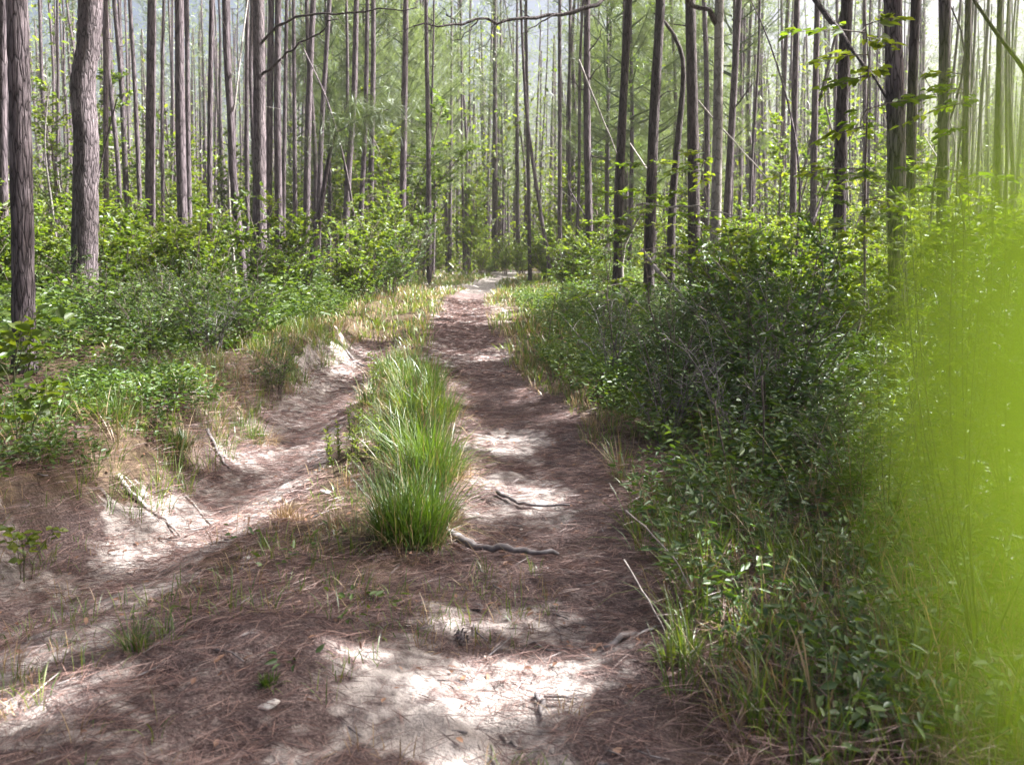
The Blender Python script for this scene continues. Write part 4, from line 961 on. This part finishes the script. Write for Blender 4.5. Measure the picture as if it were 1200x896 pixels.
def flake(label, px, py, s, mat='papery', name='bark_flake', cat='bark flake'):
    g = gnd(px, py); o = np.array([g[0], g[1], hz(g[0], g[1])+.006]); b = MB(); n = 9
    a = np.sort(rng.uniform(0, 6.28, n)); R_ = s*rng.uniform(.55, 1, n); top = np.column_stack([np.cos(a)*R_*1.4, np.sin(a)*R_, .006+rng.uniform(0, .12, n)*s]); bot = top-[0, 0, .005]
    V = np.concatenate([top, bot, [[0, 0, .004+.1*s]], [[0, 0, -.001]]]); j = np.arange(n); k = (j+1) % n
    b.add(V, np.stack([j+n, k+n, k, j], 1), np.concatenate([np.stack([j, k, 0*j+2*n], 1), np.stack([k+n, j+n, 0*j+2*n+1], 1)]))
    ob = b.obj(name, M[mat], None, False, o); ob.rotation_euler = (rng.normal()*.2, rng.normal()*.2, rng.uniform(0, 6)); tag(ob, label, cat)
flake('white bark flake lying on the needle mound at the bottom', 315, 852, .028)
flake('whitish flake on the litter left of the big grass clump', 288, 660, .03)
flake('grey-white flake on the litter beside the ridge near the weeds', 382, 582, .035)
flake('small white flake at the right foot of the grass clump', 534, 620, .018)
flake('pale pink chip at the right edge of the path', 714, 552, .022)
flake('small pale chip on the red litter of the path', 610, 605, .013)
for px, py, lab in ((435, 706, 'curled brown leaf on the litter near the path'), (590, 636, 'brown dead leaf beside the grey fallen branch'), (700, 655, 'tan dead leaf at the right path edge')):
    flake(lab, px, py, .02, 'redleaf', 'dead_leaf', 'leaf')
def cone(px, py, label, s=.028):
    g = gnd(px, py); o = (g[0], g[1], hz(g[0], g[1])+s*.7); b = MB()
    P = [(-s*1.2, 0, 0), (-s*.6, 0, 0), (0, 0, 0), (s*.7, 0, 0), (s*1.3, 0, 0)]; tube(b, P, [s*.4, s*.7, s*.65, s*.45, s*.1], 8)
    for k in range(46):
        t = (k+.5)/46; x = -s*1.1+2.3*s*t; a = k*2.4; R_ = s*(.75-.5*t); p = np.array([x, cos(a)*R_, sin(a)*R_]); d = nrm(np.array([.5, cos(a), sin(a)])); sd = np.cross(d, [1, 0, 0.])
        b.add([p-sd*s*.2, p+sd*s*.2, p+d*s*.45+sd*s*.1, p+d*s*.45-sd*s*.1], [[0, 1, 2, 3]])
    ob = b.obj('pine_cone', M['darkstick'], None, False, o); ob.rotation_euler = (0, .1, rng.uniform(0, 6)); tag(ob, label, 'pine cone')
cone(541, 737, 'dark pine cone on the left end of the sand stripe'); cone(559, 702, 'dark pine cone just behind the sand stripe', .022)

# ------------------------------------------------------------------ the out-of-focus leaf beside the lens
root = thing('tall_weed', 'lime green weed leaf hanging out of focus right beside the lens', 'weed', (.055, -.05, hz(.055, -.05)))
sb = MB(); z0 = root.location[2]
st = curve([(0, 0, 0), (.012, -.01, .7), (.004, .0, 1.36), (-.006, .02, 1.475-z0), (-.012, .045, 1.515-z0)], 24); tube(sb, st, np.linspace(.004, .0012, 24), 8)
sb.obj('stem', M['stem'], root, True)
def bigleaf(base, tip, side, W, sag=.0):
    base, tip, side = map(lambda a: np.array(a, float), (base, tip, side)); n = 14; b = MB(); u = np.linspace(0, 1, n)
    ax = nrm(tip-base); sd = nrm(side-ax*np.dot(side, ax)); nn_ = np.cross(ax, sd)
    wp = W*.5*np.sin(pi*np.clip(u*.93+.05, 0, 1))**.75
    C = base+(tip-base)*u[:, None]+nn_*(sag*np.sin(pi*u))[:, None]
    V = np.stack([C-sd*wp[:, None]+nn_*wp[:, None]*.2, C, C+sd*wp[:, None]+nn_*wp[:, None]*.2], 1).reshape(-1, 3)
    q = []
    for k in range(n-1):
        for j in range(2): q.append([k*3+j, k*3+j+1, k*3+3+j+1, k*3+3+j])
    b.add(V, q); return b.obj('leaf', M['lime'], root, True)
lo = np.array(root.location)
def cp(px, py, d): return at(px, py, d)-lo
bigleaf(cp(1455, 1080, .0195), cp(1362, -30, .0225), RT*.75-FW*.6+UP*.1, .0122)
for zz, a in ((.5, 1.0), (.8, 3.0), (1.1, -.4), (.95, 4.5)):
    p = np.array([np.interp(zz, st[:, 2], st[:, 0]), np.interp(zz, st[:, 2], st[:, 1]), zz])
    bigleaf(p, p+np.array([cos(a)*.09, sin(a)*.09-.03, .02]), np.array([-sin(a), cos(a), 0]), .02)

# ------------------------------------------------------------------ labels that tell the repeats apart
ANCH = []
for w_, nm in [('nearest pine at the left edge', 'nearest left pine'), ('thickest pine', 'thick crooked pine'), ('straight dark medium', 'dark medium pine'), ('one pale sunlit flank', 'pale-flanked medium pine'), ('gently bowed', 'bowed kinked pine'), ('two bare side branches', 'big branched pine'), ('foot of the leaning young', 'pine behind the leaning one'), ('sunlit pine left of the leafy', 'sunlit pine by the bush'), ('rounded trailside bush', 'dark pine in the rounded bush'), ('left trail edge', 'slim trail-edge pine'), ('directly beyond the bend', 'dark pine beyond the bend'), ('slanting down to the right', 'pale slanting trunk'), ('knotty', 'knotty pine'), ('long branch arching', 'right-leaning dark pine'), ('first left of the crooked', 'dark pine before the hooked one'), ('hooking left', 'hooked dark trunk'), ('smooth mottled', 'grey mottled hardwood'), ('left one of a close pair', 'close pair of pines'), ('behind the maple sapling', 'thicket pine behind the maple'), ('nearest pine in the right', 'nearest right pine'), ('sunlit pine right of', 'sunlit pine at the right'), ('far right edge', 'far right edge pine')]:
    for k, v in hero_roots.items():
        if w_ in k and not (nm.startswith('thicket') and 'pair' in k):
            ANCH.append((float(proj(v[2]+[0, 0, 2.5])[0][0]), nm)); break
ANCH.sort()
ORD = 'first second third fourth fifth sixth seventh eighth ninth tenth eleventh twelfth thirteenth fourteenth fifteenth sixteenth seventeenth eighteenth nineteenth twentieth'.split()
SHORT = {'pines closing the trail': 'slim end-of-trail pine', 'far pines left of the trail': 'slender far-row pine', 'far pines right of the trail': 'slender hazy far-row pine', 'middle pines left of the trail': 'slim middle-row pine', 'middle pines right of the trail': 'slim plain middle-row pine',
         'soft-crowned young pines': 'soft-crowned young pine', 'bare saplings left of the trail': 'thin bare leaning sapling', 'bare saplings right of the trail': 'thin bare crooked sapling', 'understorey trees on the left': 'pale green understorey tree', 'understorey trees on the right': 'leafy pale understorey tree',
         'far shrubs on the right': 'low bright far shrub', 'deeper shrubs on the right': 'sunlit deep-wood shrub', 'middle shrubs on the left': 'bright shrub among trunks'}
groups = {}
for o in sc.objects:
    if o.parent is None and o.get('group'): groups.setdefault(o['group'], []).append(o)
for g, ms in groups.items():
    if 'beyond' in g or 'behind the viewer' in g: continue
    pr = [(proj(np.array(o.location)+[0, 0, 1.5 if 'shrub' not in g else .5])[0], o) for o in ms]
    pr = sorted([(float(e[0]), o) for e, o in pr], key=lambda t: t[0])
    if g in SHORT:
        cnt = {}
        for x, o in pr:
            a = [nm for ax, nm in ANCH if ax <= x]
            key = ('right of the '+a[-1]) if a else 'left of the nearest left pine'
            n = cnt[key] = cnt.get(key, -1)+1
            o['label'] = f'{SHORT[g]}, {ORD[min(n, 19)]} {key}'
    else:
        for n, (x, o) in enumerate(pr): o['label'] = o['label']+(', leftmost' if n == 0 else ', rightmost' if n == len(pr)-1 else f', {ORD[min(n, 19)]} from left')

# ------------------------------------------------------------------ light, sky, camera
w = bpy.data.worlds.new('World'); sc.world = w; w.use_nodes = True; nt = w.node_tree; nt.nodes.clear()
sk = nt.nodes.new('ShaderNodeTexSky'); sk.sky_type = 'NISHITA'; sk.sun_disc = False; sk.sun_elevation = SUN_EL; sk.sun_rotation = SUN_AZ; sk.air_density = .8; sk.dust_density = 10.0; sk.ozone_density = .5
bg = nt.nodes.new('ShaderNodeBackground'); bg.inputs[1].default_value = .055
ou = nt.nodes.new('ShaderNodeOutputWorld'); nt.links.new(sk.outputs[0], bg.inputs[0]); nt.links.new(bg.outputs[0], ou.inputs[0])
sun = bpy.data.lights.new('sun', 'SUN'); sun.energy = 5.0; sun.angle = radians(.5); sun.color = (1, .97, .92)
so = link('sun', sun); so.rotation_euler = (pi/2-SUN_EL, 0, pi-SUN_AZ)
cam = bpy.data.cameras.new('camera'); co = link('camera', cam); co.location = tuple(CAM); co.rotation_euler = (pi/2-PITCH, 0, 0)
cam.sensor_width = 36; cam.lens = 36*F/1200; cam.shift_y = -(448-CY)/1200; cam.clip_start = .004; cam.clip_end = 2000
cam.dof.use_dof = True; cam.dof.focus_distance = 7; cam.dof.aperture_fstop = (cam.lens/1000)/.0075
sc.camera = co
vs = sc.view_settings; vs.view_transform = 'Standard'; vs.look = 'None'; vs.gamma = 1; vs.exposure = 2.5; vs.use_curve_mapping = False
cy = sc.cycles; cy.max_bounces = 6; cy.diffuse_bounces = 3; cy.transmission_bounces = 4; cy.glossy_bounces = 2; cy.transparent_max_bounces = 4; cy.caustics_reflective = False; cy.caustics_refractive = False
cy.use_denoising = True; cy.sample_clamp_indirect = 6
try: cy.denoiser = 'OPENIMAGEDENOISE'; cy.denoising_input_passes = 'RGB_ALBEDO_NORMAL'
except Exception: pass
hb = MB(); x0, x1, y0_, y1_, z0_, z1_ = -95, 95, -30, 135, -2, 24.5
hb.add([(x, y, z) for z in (z0_, z1_) for y in (y0_, y1_) for x in (x0, x1)], [[0, 2, 3, 1], [4, 5, 7, 6], [0, 1, 5, 4], [2, 6, 7, 3], [0, 4, 6, 2], [1, 3, 7, 5]])
hm, nt, N, Lk = newmat('haze'); v = N.new('ShaderNodeVolumePrincipled'); v.inputs['Color'].default_value = (1, .99, .94, 1); v.inputs['Density'].default_value = .0006; v.inputs['Anisotropy'].default_value = .3
o = N.new('ShaderNodeOutputMaterial'); Lk.new(v.outputs[0], o.inputs['Volume'])
tag(hb.obj('haze', hm), 'thin pale humid air between the trunks', 'haze', kind='stuff')
print('objects', len(sc.objects), 'clumps', nclump)
